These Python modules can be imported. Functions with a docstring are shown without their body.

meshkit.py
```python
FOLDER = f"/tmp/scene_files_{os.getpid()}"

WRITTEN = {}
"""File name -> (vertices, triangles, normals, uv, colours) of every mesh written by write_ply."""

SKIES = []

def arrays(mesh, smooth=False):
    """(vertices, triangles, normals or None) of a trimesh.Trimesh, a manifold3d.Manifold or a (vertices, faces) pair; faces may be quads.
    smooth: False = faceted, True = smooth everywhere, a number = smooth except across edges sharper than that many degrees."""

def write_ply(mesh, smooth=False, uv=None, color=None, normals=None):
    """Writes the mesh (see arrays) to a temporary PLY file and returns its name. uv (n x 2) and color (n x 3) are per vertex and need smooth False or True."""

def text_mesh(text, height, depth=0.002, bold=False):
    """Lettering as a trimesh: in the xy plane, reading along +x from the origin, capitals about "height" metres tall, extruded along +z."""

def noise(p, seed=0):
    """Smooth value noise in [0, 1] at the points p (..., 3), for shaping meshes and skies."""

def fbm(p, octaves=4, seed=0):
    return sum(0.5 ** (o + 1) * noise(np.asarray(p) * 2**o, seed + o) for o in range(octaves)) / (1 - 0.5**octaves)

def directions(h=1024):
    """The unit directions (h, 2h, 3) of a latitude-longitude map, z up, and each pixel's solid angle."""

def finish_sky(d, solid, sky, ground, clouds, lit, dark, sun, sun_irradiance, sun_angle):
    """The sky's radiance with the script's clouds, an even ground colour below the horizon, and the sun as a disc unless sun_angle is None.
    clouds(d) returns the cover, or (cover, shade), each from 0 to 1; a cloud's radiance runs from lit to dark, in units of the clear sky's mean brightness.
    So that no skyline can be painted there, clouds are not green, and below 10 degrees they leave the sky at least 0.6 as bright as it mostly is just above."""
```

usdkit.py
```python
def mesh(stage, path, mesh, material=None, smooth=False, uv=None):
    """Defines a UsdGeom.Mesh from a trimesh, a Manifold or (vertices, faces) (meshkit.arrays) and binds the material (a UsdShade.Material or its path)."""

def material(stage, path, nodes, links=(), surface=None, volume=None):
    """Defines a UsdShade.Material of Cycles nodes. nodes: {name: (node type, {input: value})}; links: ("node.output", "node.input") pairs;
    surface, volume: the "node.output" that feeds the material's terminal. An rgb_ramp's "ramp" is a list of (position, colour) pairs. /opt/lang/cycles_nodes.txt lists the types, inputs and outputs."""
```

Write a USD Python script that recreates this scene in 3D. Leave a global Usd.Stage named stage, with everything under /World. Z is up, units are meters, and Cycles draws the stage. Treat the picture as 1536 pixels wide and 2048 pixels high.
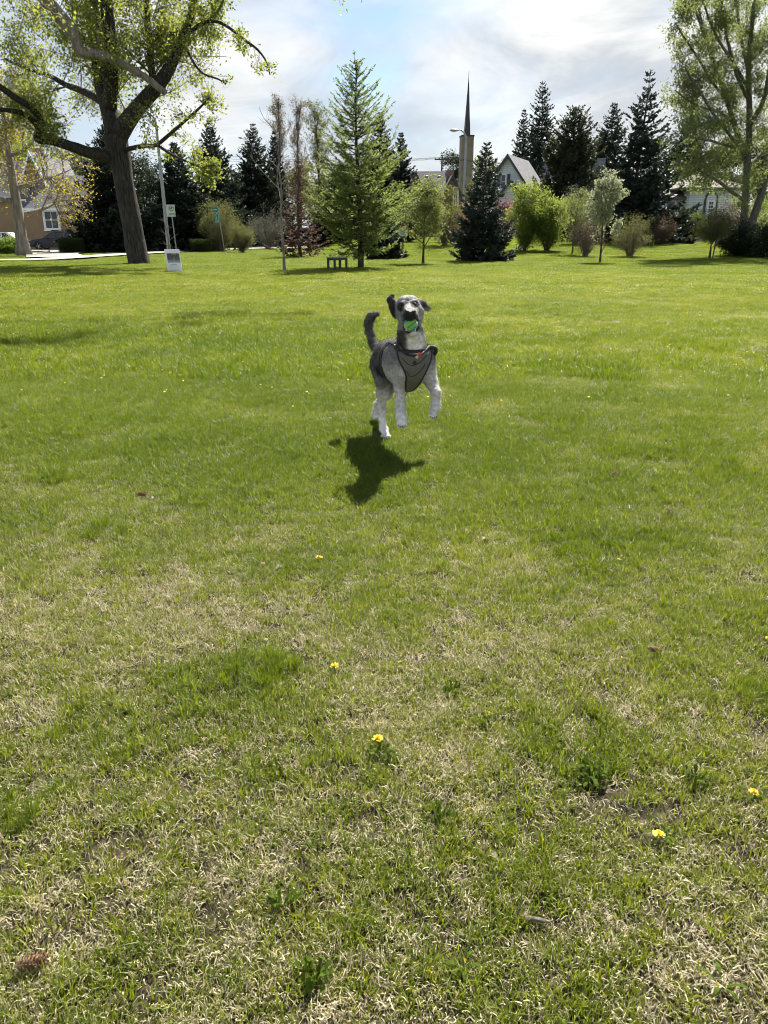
import math, numpy as np, trimesh, usdkit, meshkit
from pxr import Usd, UsdGeom, UsdLux, UsdShade, Sdf, Gf, Vt
from shapely.geometry import Polygon, Point, LineString
import shapely

stage = Usd.Stage.CreateInMemory()
UsdGeom.SetStageUpAxis(stage, "Z"); UsdGeom.SetStageMetersPerUnit(stage, 1.0)
UsdGeom.Xform.Define(stage, "/World"); UsdGeom.Scope.Define(stage, "/World/Looks")

# ------------------------------------------------------------------ camera, sky, sun, exposure
FPX, CX, CY, EYE, PITCH = 1539.0, 768.0, 1024.0, 1.2, math.radians(19.73)
EXPOSURE = 1.55
SUN_ELEV, SUN_AZ = math.radians(47.0), math.radians(19.5)     # azimuth from +y towards +x
SKY_STRENGTH, SUN_INTENSITY = 0.05, 1.25
cam = UsdGeom.Camera.Define(stage, "/World/camera")
cam.CreateHorizontalApertureAttr(24.0); cam.CreateVerticalApertureAttr(32.0)
cam.CreateFocalLengthAttr(24.0 * FPX / 1536.0); cam.CreateExposureAttr(EXPOSURE)
cam.CreateClippingRangeAttr(Gf.Vec2f(0.05, 5000.0))
cam.AddTranslateOp().Set((0, 0, EYE)); cam.AddRotateXOp().Set(90.0 - math.degrees(PITCH))

CLOUD_AT = (1.67, 1.0, 0.33)
sky = UsdLux.DomeLight.Define(stage, "/World/sky")
sky_m = usdkit.material(stage, "/World/Looks/sky", {
    "sky": ("sky_texture", {"sky_type": "single_scattering", "sun_disc": False, "sun_elevation": SUN_ELEV, "sun_rotation": SUN_AZ,
                            "air_density": 1.0, "aerosol_density": 0.6, "ozone_density": 3.5}),
    "co": ("texture_coordinate", {}), "sep": ("separate_xyz", {}), "el": ("math", {"math_type": "multiply_add", "value2": -0.20, "value3": 0.072}), "sum": ("math", {"math_type": "add"}),
    "map": ("mapping", {"scale": (1.0, 1.0, 2.6), "location": CLOUD_AT}),
    "n1": ("noise_texture", {"scale": 2.3, "detail": 8.0, "roughness": 0.58, "distortion": 0.4}),
    "map2": ("mapping", {"scale": (1.0, 1.0, 2.4), "location": (3.3, 5.1, 0.0)}),
    "n2": ("noise_texture", {"scale": 4.6, "detail": 7.0, "roughness": 0.56, "distortion": 0.6}),
    "cover": ("rgb_ramp", {"ramp": [(0.42, (0, 0, 0)), (0.52, (0.75, 0.75, 0.75)), (0.62, (1, 1, 1))]}),
    "shade": ("rgb_ramp", {"ramp": [(0.34, (4.1, 4.55, 5.1)), (0.46, (4.8, 5.1, 5.4)), (0.53, (6.0, 6.15, 6.2)), (0.62, (7.3, 7.3, 7.2))]}),
    "mix": ("mix_color", {}),
    "bg": ("background_shader", {"strength": SKY_STRENGTH})},
    [("co.generated", "map.vector"), ("map.vector", "n1.vector"), ("co.generated", "sep.vector"), ("sep.z", "el.value1"), ("n1.fac", "sum.value1"), ("el.value", "sum.value2"), ("sum.value", "cover.fac"),
     ("co.generated", "map2.vector"), ("map2.vector", "n2.vector"), ("n2.fac", "shade.fac"),
     ("cover.color", "mix.fac"), ("sky.color", "mix.a"), ("shade.color", "mix.b"), ("mix.result", "bg.color")], surface="bg.background")
UsdShade.MaterialBindingAPI.Apply(sky.GetPrim()).Bind(sky_m)
sky.GetPrim().SetCustomDataByKey("kind", "structure")

sun = UsdLux.DistantLight.Define(stage, "/World/sun")
sun.CreateNormalizeAttr(True); sun.CreateIntensityAttr(SUN_INTENSITY); sun.CreateAngleAttr(0.53); sun.CreateColorAttr((1.0, 0.95, 0.86))
sun.AddRotateZOp().Set(-math.degrees(SUN_AZ)); sun.AddRotateXOp().Set(math.degrees(SUN_ELEV) - 90.0)   # -z axis ends up pointing away from the sun
# (local +z turned to the sun's direction)

# ------------------------------------------------------------------ naming, prims
RNG = np.random.default_rng(7)
_used = {}
def numbered(parent, name):
    k = (parent, name); n = _used.get(k, -1) + 1; _used[k] = n
    return f"{parent}/{name}" if n == 0 else f"{parent}/{name}_{n:03d}"
def _tag(p, label=None, cat=None, group=None, kind=None):
    for k, v in (("label", label), ("category", cat), ("group", group), ("kind", kind)):
        if v: p.SetCustomDataByKey(k, v)
    return p
def thing(name, label, cat, loc=(0, 0, 0), rot=0.0, group=None, kind=None):
    x = UsdGeom.Xform.Define(stage, numbered("/World", name))
    x.AddTranslateOp().Set(tuple(map(float, loc)))
    if rot: x.AddRotateZOp().Set(math.degrees(rot))
    return _tag(x.GetPrim(), label, cat, group, kind)
def obj(name, mesh, mat, parent=None, smooth=False, label=None, cat=None, group=None, kind=None, loc=None, prim=None):
    path = numbered(str(parent.GetPath()) if parent else "/World", name)
    if isinstance(mesh, MB): mesh = mesh.get()
    if parent and name in ('crown', 'foliage', 'inner_foliage', 'twigs', 'side_twigs', 'boughs', 'petals', 'scales'): kind = 'stuff'      # past counting: leaves, twigs, needles
    m = usdkit.mesh(stage, path, mesh, M(mat), smooth=smooth)
    if loc is not None: m.AddTranslateOp().Set(tuple(map(float, loc)))
    if prim:
        for k, (t, v, interp) in prim.items():
            pv = UsdGeom.PrimvarsAPI(m).CreatePrimvar(k, t, interp); pv.Set(v)
    return _tag(m.GetPrim(), label, cat, group, kind)
def copy_of(src, loc, rot=0.0, label=None, group=None, scale=None):
    d = src.GetCustomData()
    x = UsdGeom.Xform.Define(stage, numbered("/World", _base[str(src.GetPath())]))
    p = x.GetPrim(); p.GetReferences().AddInternalReference(src.GetPath())
    x.ClearXformOpOrder(); x.AddTranslateOp().Set(tuple(map(float, loc))); x.AddRotateZOp().Set(math.degrees(rot))
    if scale: x.AddScaleOp().Set((scale, scale, scale))
    p.SetInstanceable(True)
    return _tag(p, label or d["label"], d["category"], group or d.get("group"))
_base = {}

# ------------------------------------------------------------------ picture <-> place (distance d is metres ahead of the camera)
FWD = np.array([0, math.cos(PITCH), -math.sin(PITCH)]); UPV = np.array([0, math.sin(PITCH), math.cos(PITCH)])
def at(px, py, d):
    v = FWD + (px - CX) / FPX * np.array([1.0, 0, 0]) + (CY - py) / FPX * UPV
    return np.array([0, 0, EYE]) + v * (d / v[1])
def project(p):
    q = np.asarray(p, float) - [0, 0, EYE]; z = q @ FWD
    return CX + FPX * q[..., 0] / z, CY - FPX * (q @ UPV) / z
def zat(py, d):
    """the height that is seen at picture row py at distance d"""
    return float(at(768, py, d)[2])
def sstep(a, b, x):
    t = np.clip((np.asarray(x, float) - a) / (b - a), 0, 1); return t * t * (3 - 2 * t)
def T(x, y):
    """height of the terrain"""
    x = np.asarray(x, float); y = np.asarray(y, float)
    amount = 0.04 + 0.96 * sstep(-0.085, -0.015, x / np.maximum(y, 5.0))
    rise = amount * (0.72 * sstep(41.0, 63.0, y) + 0.33 * sstep(60.0, 75.0, y)) + (1 - amount) * 0.75 * sstep(84.0, 112.0, y)
    p = np.stack([x, y, np.zeros_like(x + y)], -1) if np.ndim(x + y) else np.array([float(x), float(y), 0.0])
    near = 1.0 - sstep(22.0, 40.0, y)
    bumps = (meshkit.fbm(p * 0.55, 3, 3) - 0.5) * 0.07 * near
    return rise + bumps * sstep(0.0, 2.0, np.abs(y) + 0.5)
def ground(px, d):
    """the ground point at distance d below picture column px"""
    x = float(at(px, 490, d)[0]); return np.array([x, d, float(T(x, d))])

# ------------------------------------------------------------------ mesh building
class MB:
    def __init__(s): s.v, s.f, s.n = [], [], 0
    def add(s, v, f):
        s.v.append(np.asarray(v, float)); f = np.asarray(f, int)
        if f.shape[1] == 4: f = np.vstack([f[:, [0, 1, 2]], f[:, [0, 2, 3]]])
        s.f.append(f + s.n); s.n += len(s.v[-1]); return s
    def mesh(s, m): return s.add(m.vertices, m.faces)
    def box(s, lo, hi, bev=0.0):
        lo, hi = np.minimum(lo, hi).astype(float), np.maximum(lo, hi).astype(float)
        if bev > 0:
            c = []
            for k in range(3):
                a, b = lo + bev, hi - bev; a[k], b[k] = lo[k], hi[k]
                c += [[(a, b)[i][0], (a, b)[j][1], (a, b)[l][2]] for i in (0, 1) for j in (0, 1) for l in (0, 1)]
            h = trimesh.convex.convex_hull(np.array(c)); return s.mesh(h)
        m = trimesh.creation.box(bounds=[lo, hi]); return s.mesh(m)
    def beam(s, a, b, w, t, up=(0, 0, 1)):
        """a bar of w x t from a to b"""
        a, b = np.asarray(a, float), np.asarray(b, float); d = b - a; L = np.linalg.norm(d); d /= L
        u = np.cross(up, d); u = u / (np.linalg.norm(u) + 1e-9) if np.linalg.norm(u) > 1e-6 else np.array([1.0, 0, 0]); n = np.cross(d, u)
        v = [p + i * u * w / 2 + j * n * t / 2 for p in (a, b) for i, j in ((-1, -1), (1, -1), (1, 1), (-1, 1))]
        return s.add(v, [[0, 3, 2, 1], [4, 5, 6, 7], [0, 1, 5, 4], [1, 2, 6, 5], [2, 3, 7, 6], [3, 0, 4, 7]])
    def tube(s, pts, rad, sides=7, cap=True):
        p = np.asarray(pts, float); r = np.broadcast_to(np.asarray(rad, float), (len(p),))
        t = np.gradient(p, axis=0); t /= np.linalg.norm(t, axis=1, keepdims=True) + 1e-12
        ref = np.array([0.31, 0.2, 0.93]) if abs(t[:, 2]).mean() < 0.7 else np.array([0.93, 0.31, 0.2])
        a = np.cross(t, ref); a /= np.linalg.norm(a, axis=1, keepdims=True) + 1e-12; b = np.cross(t, a)
        g = np.arange(sides) * 2 * np.pi / sides
        v = p[:, None] + r[:, None, None] * (np.cos(g)[None, :, None] * a[:, None] + np.sin(g)[None, :, None] * b[:, None])
        i, j = np.meshgrid(np.arange(len(p) - 1), np.arange(sides), indexing="ij")
        q = np.stack([i * sides + j, i * sides + (j + 1) % sides, (i + 1) * sides + (j + 1) % sides, (i + 1) * sides + j], -1).reshape(-1, 4)
        v = v.reshape(-1, 3); f = np.vstack([q[:, [0, 2, 1]], q[:, [0, 3, 2]]])
        if cap:
            n = len(v); v = np.vstack([v, p[0], p[-1]]); k = np.arange(sides); e = (len(p) - 1) * sides
            f = np.vstack([f, np.stack([np.full(sides, n), (k + 1) % sides, k], 1)[:, [0, 2, 1]], np.stack([np.full(sides, n + 1), e + k, e + (k + 1) % sides], 1)[:, [0, 2, 1]]])
        return s.add(v, f)
    def poly(s, pts2, y0, y1, plane="xz"):
        """prism of a polygon: plane xz extruded along y, or xy along z, or yz along x"""
        m = trimesh.creation.extrude_polygon(Polygon(pts2), abs(y1 - y0), engine="earcut"); v = m.vertices.copy(); lo = min(y0, y1); f = m.faces
        if plane == "xz": v = np.stack([v[:, 0], lo + v[:, 2], v[:, 1]], 1); f = f[:, ::-1]
        elif plane == "yz": v = np.stack([lo + v[:, 2], v[:, 0], v[:, 1]], 1)
        else: v = np.stack([v[:, 0], v[:, 1], lo + v[:, 2]], 1)
        return s.add(v, f)
    def get(s): return np.vstack(s.v), np.vstack(s.f)
def move(mesh, loc=(0, 0, 0), rot=0.0):
    v, f = mesh.get() if isinstance(mesh, MB) else mesh
    c, s_ = math.cos(rot), math.sin(rot); return np.stack([v[:, 0] * c - v[:, 1] * s_, v[:, 0] * s_ + v[:, 1] * c, v[:, 2]], 1) + np.asarray(loc, float), f
def unit(v): v = np.asarray(v, float); return v / (np.linalg.norm(v, axis=-1, keepdims=True) + 1e-12)

# ------------------------------------------------------------------ materials
_mats = {}
def M(name): return _mats[name]
def plain(name, col, rough=0.7, vary=0.12, scale=6.0, bump=0.0, metallic=0.0, bump_scale=None, spec=0.5, coat=0.0, stretch=(1, 1, 1), col2=None):
    """a principled surface whose tone wanders with noise"""
    c = np.array(col, float); lo = c * (1 - vary) if col2 is None else np.array(col2); hi = np.minimum(c * (1 + vary), 0.95) if col2 is None else c
    nodes = {"co": ("texture_coordinate", {}), "mp": ("mapping", {"scale": stretch}), "n": ("noise_texture", {"scale": scale, "detail": 5.0, "roughness": 0.6}),
             "r": ("rgb_ramp", {"ramp": [(0.3, tuple(lo)), (0.7, tuple(hi))]}),
             "p": ("principled_bsdf", {"roughness": rough, "metallic": metallic, "specular_ior_level": spec, "coat_weight": coat})}
    links = [("co.object", "mp.vector"), ("mp.vector", "n.vector"), ("n.fac", "r.fac"), ("r.color", "p.base_color")]
    if bump:
        nodes["nb"] = ("noise_texture", {"scale": bump_scale or scale * 4, "detail": 6.0, "roughness": 0.65}); nodes["b"] = ("bump", {"strength": bump, "distance": 0.02})
        links += [("mp.vector", "nb.vector"), ("nb.fac", "b.height"), ("b.normal", "p.normal")]
    _mats[name] = usdkit.material(stage, "/World/Looks/" + name, nodes, links, surface="p.BSDF")
def leafy(name, c1, c2, trans=0.45, tcol=None, rough=0.55, scale=1.2, island=0.5, spec=0.3):
    """leaf: tone varies by leaf and by place; light shines through"""
    tc = tcol or tuple(min(1, 1.5 * x) for x in c1)
    nodes = {"g": ("geometry", {}), "n": ("noise_texture", {"scale": scale, "detail": 2.0}),
             "m": ("mix_float", {"fac": island}), "r": ("rgb_ramp", {"ramp": [(0.25, c1), (0.75, c2)]}),
             "rt": ("rgb_ramp", {"ramp": [(0.25, tc), (0.75, tuple(min(1, x * 1.15) for x in tc))]}),
             "p": ("principled_bsdf", {"roughness": rough, "specular_ior_level": spec}), "t": ("translucent_bsdf", {}), "mx": ("mix_closure", {"fac": trans})}
    _mats[name] = usdkit.material(stage, "/World/Looks/" + name, nodes,
        [("g.position", "n.vector"), ("n.fac", "m.a"), ("g.random_per_island", "m.b"), ("m.result", "r.fac"), ("m.result", "rt.fac"), ("r.color", "p.base_color"), ("rt.color", "t.color"),
         ("p.BSDF", "mx.closure1"), ("t.BSDF", "mx.closure2")], surface="mx.closure")
def glassy(name, col=(0.02, 0.025, 0.03)):
    """a dark pane that mirrors the sky: far window glass over an unlit room"""
    _mats[name] = usdkit.material(stage, "/World/Looks/" + name, {"p": ("principled_bsdf", {"base_color": col, "roughness": 0.06, "specular_ior_level": 0.6})}, [], surface="p.BSDF")
def bark(name, c1, c2, scale=9.0, strength=0.9):
    nodes = {"co": ("texture_coordinate", {}), "mp": ("mapping", {"scale": (1, 1, 0.16)}), "n": ("noise_texture", {"scale": scale, "detail": 6.0, "roughness": 0.65, "distortion": 0.6}),
             "r": ("rgb_ramp", {"ramp": [(0.32, c1), (0.66, c2)]}), "b": ("bump", {"strength": strength, "distance": 0.09}), "p": ("principled_bsdf", {"roughness": 0.9, "specular_ior_level": 0.2})}
    _mats[name] = usdkit.material(stage, "/World/Looks/" + name, nodes, [("co.object", "mp.vector"), ("mp.vector", "n.vector"), ("n.fac", "r.fac"), ("r.color", "p.base_color"), ("n.fac", "b.height"), ("b.normal", "p.normal")], surface="p.BSDF")
def courses(name, c1, c2, mortar, bw, rh, ms=0.06, rough=0.85, vec="object", bump=0.5, axes=None):
    """courses of bricks, shingles or boards too far off to build one by one; the pattern runs along u = x + y and up z"""
    nodes = {"co": ("texture_coordinate", {}), "sp": ("separate_xyz", {}), "ad": ("math", {"math_type": "add"}), "cb": ("combine_xyz", {}),
             "br": ("brick_texture", {"color1": c1, "color2": c2, "mortar": mortar, "scale": 1.0, "brick_width": bw, "row_height": rh, "mortar_size": ms * rh, "mortar_smooth": 0.1}),
             "n": ("noise_texture", {"scale": 1.3, "detail": 5.0}), "mx": ("mix_color", {"blend_type": "multiply", "fac": 0.55}), "rn": ("rgb_ramp", {"ramp": [(0.3, (0.6, 0.6, 0.6)), (0.7, (1, 1, 1))]}),
             "b": ("bump", {"strength": bump, "distance": 0.01, "invert": True}), "p": ("principled_bsdf", {"roughness": rough, "specular_ior_level": 0.25})}
    _mats[name] = usdkit.material(stage, "/World/Looks/" + name, nodes, [("co.object", "sp.vector"), ("sp.x", "ad.value1"), ("sp.y", "ad.value2"), ("ad.value", "cb.x"), ("sp.z", "cb.y"), ("cb.vector", "br.vector"),
        ("co.object", "n.vector"), ("n.fac", "rn.fac"), ("br.color", "mx.a"), ("rn.color", "mx.b"), ("mx.result", "p.base_color"), ("br.fac", "b.height"), ("b.normal", "p.normal")], surface="p.BSDF")

bark("bark_grey", (0.012, 0.0105, 0.009), (0.080, 0.070, 0.060), 15.0, 1.0)
bark("bark_ash", (0.05, 0.045, 0.038), (0.17, 0.155, 0.13), 14.0, 0.7)
bark("bark_pale", (0.10, 0.085, 0.065), (0.30, 0.26, 0.21), 8.0, 0.5)
bark("bark_brown", (0.03, 0.02, 0.014), (0.11, 0.08, 0.06), 12.0)
bark("bark_birch", (0.10, 0.088, 0.075), (0.27, 0.245, 0.215), 10.0, 0.3)
leafy("leaf_poplar", (0.10, 0.14, 0.02), (0.21, 0.24, 0.045), 0.5, (0.33, 0.37, 0.055), scale=0.7)
leafy("leaf_bud", (0.24, 0.21, 0.025), (0.42, 0.36, 0.05), 0.5, (0.60, 0.52, 0.06))
leafy("leaf_lime", (0.10, 0.135, 0.025), (0.21, 0.25, 0.05), 0.5, (0.32, 0.39, 0.06))
leafy("leaf_ash", (0.12, 0.15, 0.05), (0.24, 0.27, 0.10), 0.45, (0.30, 0.35, 0.10), scale=0.6)
leafy("leaf_pear", (0.11, 0.15, 0.03), (0.23, 0.26, 0.08), 0.45, (0.30, 0.34, 0.08))
leafy("leaf_blossom", (0.20, 0.25, 0.12), (0.74, 0.74, 0.62), 0.4, (0.5, 0.52, 0.32), island=0.8)
leafy("leaf_dull", (0.06, 0.07, 0.02), (0.15, 0.15, 0.05), 0.4, (0.20, 0.21, 0.05))
leafy("leaf_brown", (0.07, 0.05, 0.03), (0.15, 0.11, 0.07), 0.35, (0.16, 0.11, 0.06))
leafy("leaf_sparse", (0.10, 0.085, 0.05), (0.20, 0.16, 0.11), 0.4, (0.26, 0.20, 0.12))
leafy("leaf_grey", (0.08, 0.09, 0.06), (0.17, 0.18, 0.13), 0.35)
leafy("leaf_pink", (0.20, 0.06, 0.07), (0.36, 0.13, 0.15), 0.4)
leafy("leaf_hedge", (0.025, 0.045, 0.010), (0.07, 0.10, 0.022), 0.35, (0.13, 0.17, 0.02))
leafy("leaf_dark", (0.018, 0.030, 0.010), (0.045, 0.065, 0.02), 0.3)
leafy("leaf_low", (0.06, 0.11, 0.015), (0.13, 0.19, 0.03), 0.45, (0.22, 0.32, 0.03))
leafy("needle_dark", (0.022, 0.034, 0.026), (0.066, 0.088, 0.062), 0.15, (0.05, 0.07, 0.03), 0.6, 0.8)
leafy("needle_blue", (0.032, 0.048, 0.040), (0.095, 0.12, 0.098), 0.15, (0.06, 0.08, 0.05), 0.6, 0.8)
leafy("needle_olive", (0.040, 0.050, 0.028), (0.105, 0.115, 0.065), 0.2, (0.09, 0.10, 0.04), 0.6, 0.8)
leafy("needle_larch", (0.13, 0.165, 0.05), (0.26, 0.30, 0.10), 0.52, (0.25, 0.31, 0.075), 0.6, 0.8)
leafy("needle_rust", (0.06, 0.032, 0.022), (0.14, 0.075, 0.05), 0.25, (0.14, 0.07, 0.04), 0.7, 0.8)
plain("twig", (0.16, 0.125, 0.10), 0.9, 0.3, 9)
plain("twig_dark", (0.06, 0.045, 0.035), 0.9, 0.3, 9)
plain("metal_grey", (0.30, 0.31, 0.31), 0.45, 0.1, 4, metallic=0.6)
plain("white_paint", (0.78, 0.79, 0.80), 0.5, 0.04, 3)
plain("stucco", (0.27, 0.185, 0.105), 0.9, 0.10, 1.2, 0.25, bump_scale=90)
plain("concrete", (0.36, 0.335, 0.295), 0.9, 0.12, 1.5, 0.25, bump_scale=50)
plain("asphalt", (0.20, 0.19, 0.18), 0.9, 0.15, 2.0, 0.25, bump_scale=80)
plain("wire_dark", (0.03, 0.03, 0.032), 0.95, 0.1, 4, spec=0.05)
plain("rubber", (0.015, 0.015, 0.016), 0.75, 0.2, 6)
plain("chrome", (0.6, 0.6, 0.6), 0.2, 0.05, 4, metallic=1.0)
plain("black_plastic", (0.010, 0.010, 0.011), 0.5, 0.2, 5)
plain("car_navy", (0.009, 0.012, 0.019), 0.35, 0.05, 2, coat=0.15, spec=0.3)
plain("car_silver", (0.40, 0.41, 0.42), 0.3, 0.05, 2, metallic=0.4, coat=1.0)
plain("car_maroon", (0.12, 0.02, 0.022), 0.3, 0.05, 2, coat=1.0)
plain("car_white", (0.70, 0.71, 0.72), 0.3, 0.04, 2, coat=1.0)
plain("tail_lamp", (0.35, 0.015, 0.012), 0.2, 0.05, 2)
plain("wood_dark", (0.06, 0.045, 0.035), 0.7, 0.3, 7, 0.3, stretch=(1, 6, 6))
plain("wood_post", (0.20, 0.12, 0.07), 0.85, 0.25, 7, 0.3, stretch=(5, 5, 1))
plain("wood_top", (0.26, 0.22, 0.19), 0.6, 0.3, 7, 0.2, stretch=(1, 8, 1))
plain("foundation", (0.30, 0.28, 0.26), 0.9, 0.15, 2, 0.2)
plain("slate_trim", (0.05, 0.055, 0.055), 0.7, 0.15, 3)
plain("steeple_metal", (0.035, 0.03, 0.032), 0.5, 0.25, 0.6, metallic=0.2)
plain("green_sign", (0.015, 0.16, 0.12), 0.5, 0.06, 4)
plain("sign_white", (0.62, 0.64, 0.62), 0.5, 0.04, 4)
plain("sign_ink", (0.03, 0.05, 0.04), 0.6, 0.1, 4)
plain("sign_pale", (0.50, 0.62, 0.62), 0.5, 0.05, 4)
plain("print_grey", (0.35, 0.36, 0.38), 0.6, 0.05, 4)
glassy("pane")
glassy("pane_car", (0.012, 0.014, 0.016))
courses("shingle_grey", (0.145, 0.145, 0.155), (0.20, 0.20, 0.21), (0.07, 0.07, 0.075), 0.33, 0.14)
courses("shingle_dark", (0.075, 0.078, 0.085), (0.11, 0.11, 0.12), (0.04, 0.04, 0.045), 0.33, 0.14)
courses("shingle_brown", (0.17, 0.145, 0.13), (0.23, 0.20, 0.175), (0.09, 0.075, 0.07), 0.33, 0.14)
courses("siding_white", (0.70, 0.72, 0.74), (0.74, 0.76, 0.77), (0.36, 0.38, 0.40), 60.0, 0.18, 0.10)
courses("brick_tan", (0.20, 0.15, 0.115), (0.245, 0.185, 0.14), (0.24, 0.215, 0.19), 0.24, 0.085, 0.12)
courses("brick_red", (0.20, 0.10, 0.075), (0.27, 0.14, 0.10), (0.28, 0.24, 0.21), 0.24, 0.085, 0.12)
# ------------------------------------------------------------------ lawn, paths, road
SIDEWALK = [(-40.0, 36.0), (-24.0, 38.5), (-17.6, 41.5), (-17.0, 52.0), (-15.6, 64.0), (-12.0, 78.0), (-8.5, 84.0), (-2.0, 88.0), (8.0, 90.0)]
ROAD = [(-44.0, 62.0), (-30.0, 66.0), (-21.0, 77.0), (-15.0, 88.0), (-9.0, 97.0), (4.0, 101.0), (60.0, 104.0)]
def strip(line, w):
    return LineString(line).buffer(w / 2, cap_style="flat", join_style="round")
walk_shape, road_shape = strip(SIDEWALK, 1.9), strip(ROAD, 7.0)
drive_shape = strip([(-19.0, 47.0), (-22.5, 55.0), (-25.0, 66.5), (-40.0, 67.5)], 3.2)
paved = shapely.union_all([walk_shape.buffer(0.25), road_shape, drive_shape])
shapely.prepare(paved)

def lush(x, y):
    """how lush the lawn is at a place: 0 worn and strawy, 1 deep green"""
    x = np.asarray(x, float); y = np.asarray(y, float)
    p = np.stack([x, y, 0 * x + 0 * y], -1)
    big = meshkit.fbm(p * np.array([0.45, 0.6, 1]), 3, 11); small = meshkit.fbm(p * 4.3, 2, 12)
    band = sstep(1.9, 4.3, y + 0.22 * x) * (1 - 0.40 * sstep(6.0, 9.0, y))
    left = 0.20 * (1 - sstep(-1.0, 1.8, x))
    base = 0.38 + 0.39 * band + left * sstep(2.5, 4, y)
    base = base + (0.30 - base) * 0.0
    far = 0.50 + 0.18 * sstep(27.0, 31.0, y)
    k = sstep(9.0, 16.0, y)
    v = base * (1 - k) + far * k
    for cx, cy, r, a in ((-0.36, 1.96, 0.12, 0.5), (1.15, 2.05, 0.28, 0.40), (0.55, 1.62, 0.15, 0.35), (1.0, 1.42, 0.10, 0.3), (-0.75, 1.5, 0.2, 0.22), (-0.2, 1.12, 0.10, 0.3), (0.22, 1.05, 0.09, 0.25), (0.1, 2.6, 0.3, 0.15), (0.9, 2.9, 0.4, 0.22)):
        v = v + a * np.exp(-((x - cx) ** 2 + (y - cy) ** 2) / (r * r))
    return np.clip(v + (big - 0.5) * 0.28 * (1 - 0.3 * k) + (small - 0.5) * (0.85 + 0.25 * sstep(3.0, 4.5, y)) * (1 - 0.55 * k), 0, 1)

LUSH_NODES = 1
_mats["lawn"] = usdkit.material(stage, "/World/Looks/lawn", {
    "g": ("geometry", {}), "n1": ("noise_texture", {"scale": 22.0, "detail": 8.0, "roughness": 0.7}), "n2": ("noise_texture", {"scale": 0.7, "detail": 4.0, "roughness": 0.6}),
    "sep": ("separate_xyz", {}), "far": ("map_range", {"from_min": 14.0, "from_max": 45.0, "to_min": 0.0, "to_max": 1.0, "clamp": True}),
    "soil": ("rgb_ramp", {"ramp": [(0.30, (0.014, 0.011, 0.007)), (0.50, (0.035, 0.029, 0.018)), (0.64, (0.10, 0.083, 0.05)), (0.78, (0.22, 0.185, 0.125))]}),
    "turf": ("rgb_ramp", {"ramp": [(0.30, (0.045, 0.085, 0.009)), (0.50, (0.075, 0.12, 0.014)), (0.70, (0.115, 0.16, 0.026))]}),
    "m1": ("mix_color", {}), "b": ("bump", {"strength": 0.6, "distance": 0.02}), "p": ("principled_bsdf", {"roughness": 0.95, "specular_ior_level": 0.1})},
    [("g.position", "n1.vector"), ("g.position", "n2.vector"), ("g.position", "sep.vector"), ("sep.y", "far.value"), ("n1.fac", "soil.fac"), ("n2.fac", "turf.fac"),
     ("far.result", "m1.fac"), ("soil.color", "m1.a"), ("turf.color", "m1.b"), ("m1.result", "p.base_color"), ("n1.fac", "b.height"), ("b.normal", "p.normal")], surface="p.BSDF")
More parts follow.
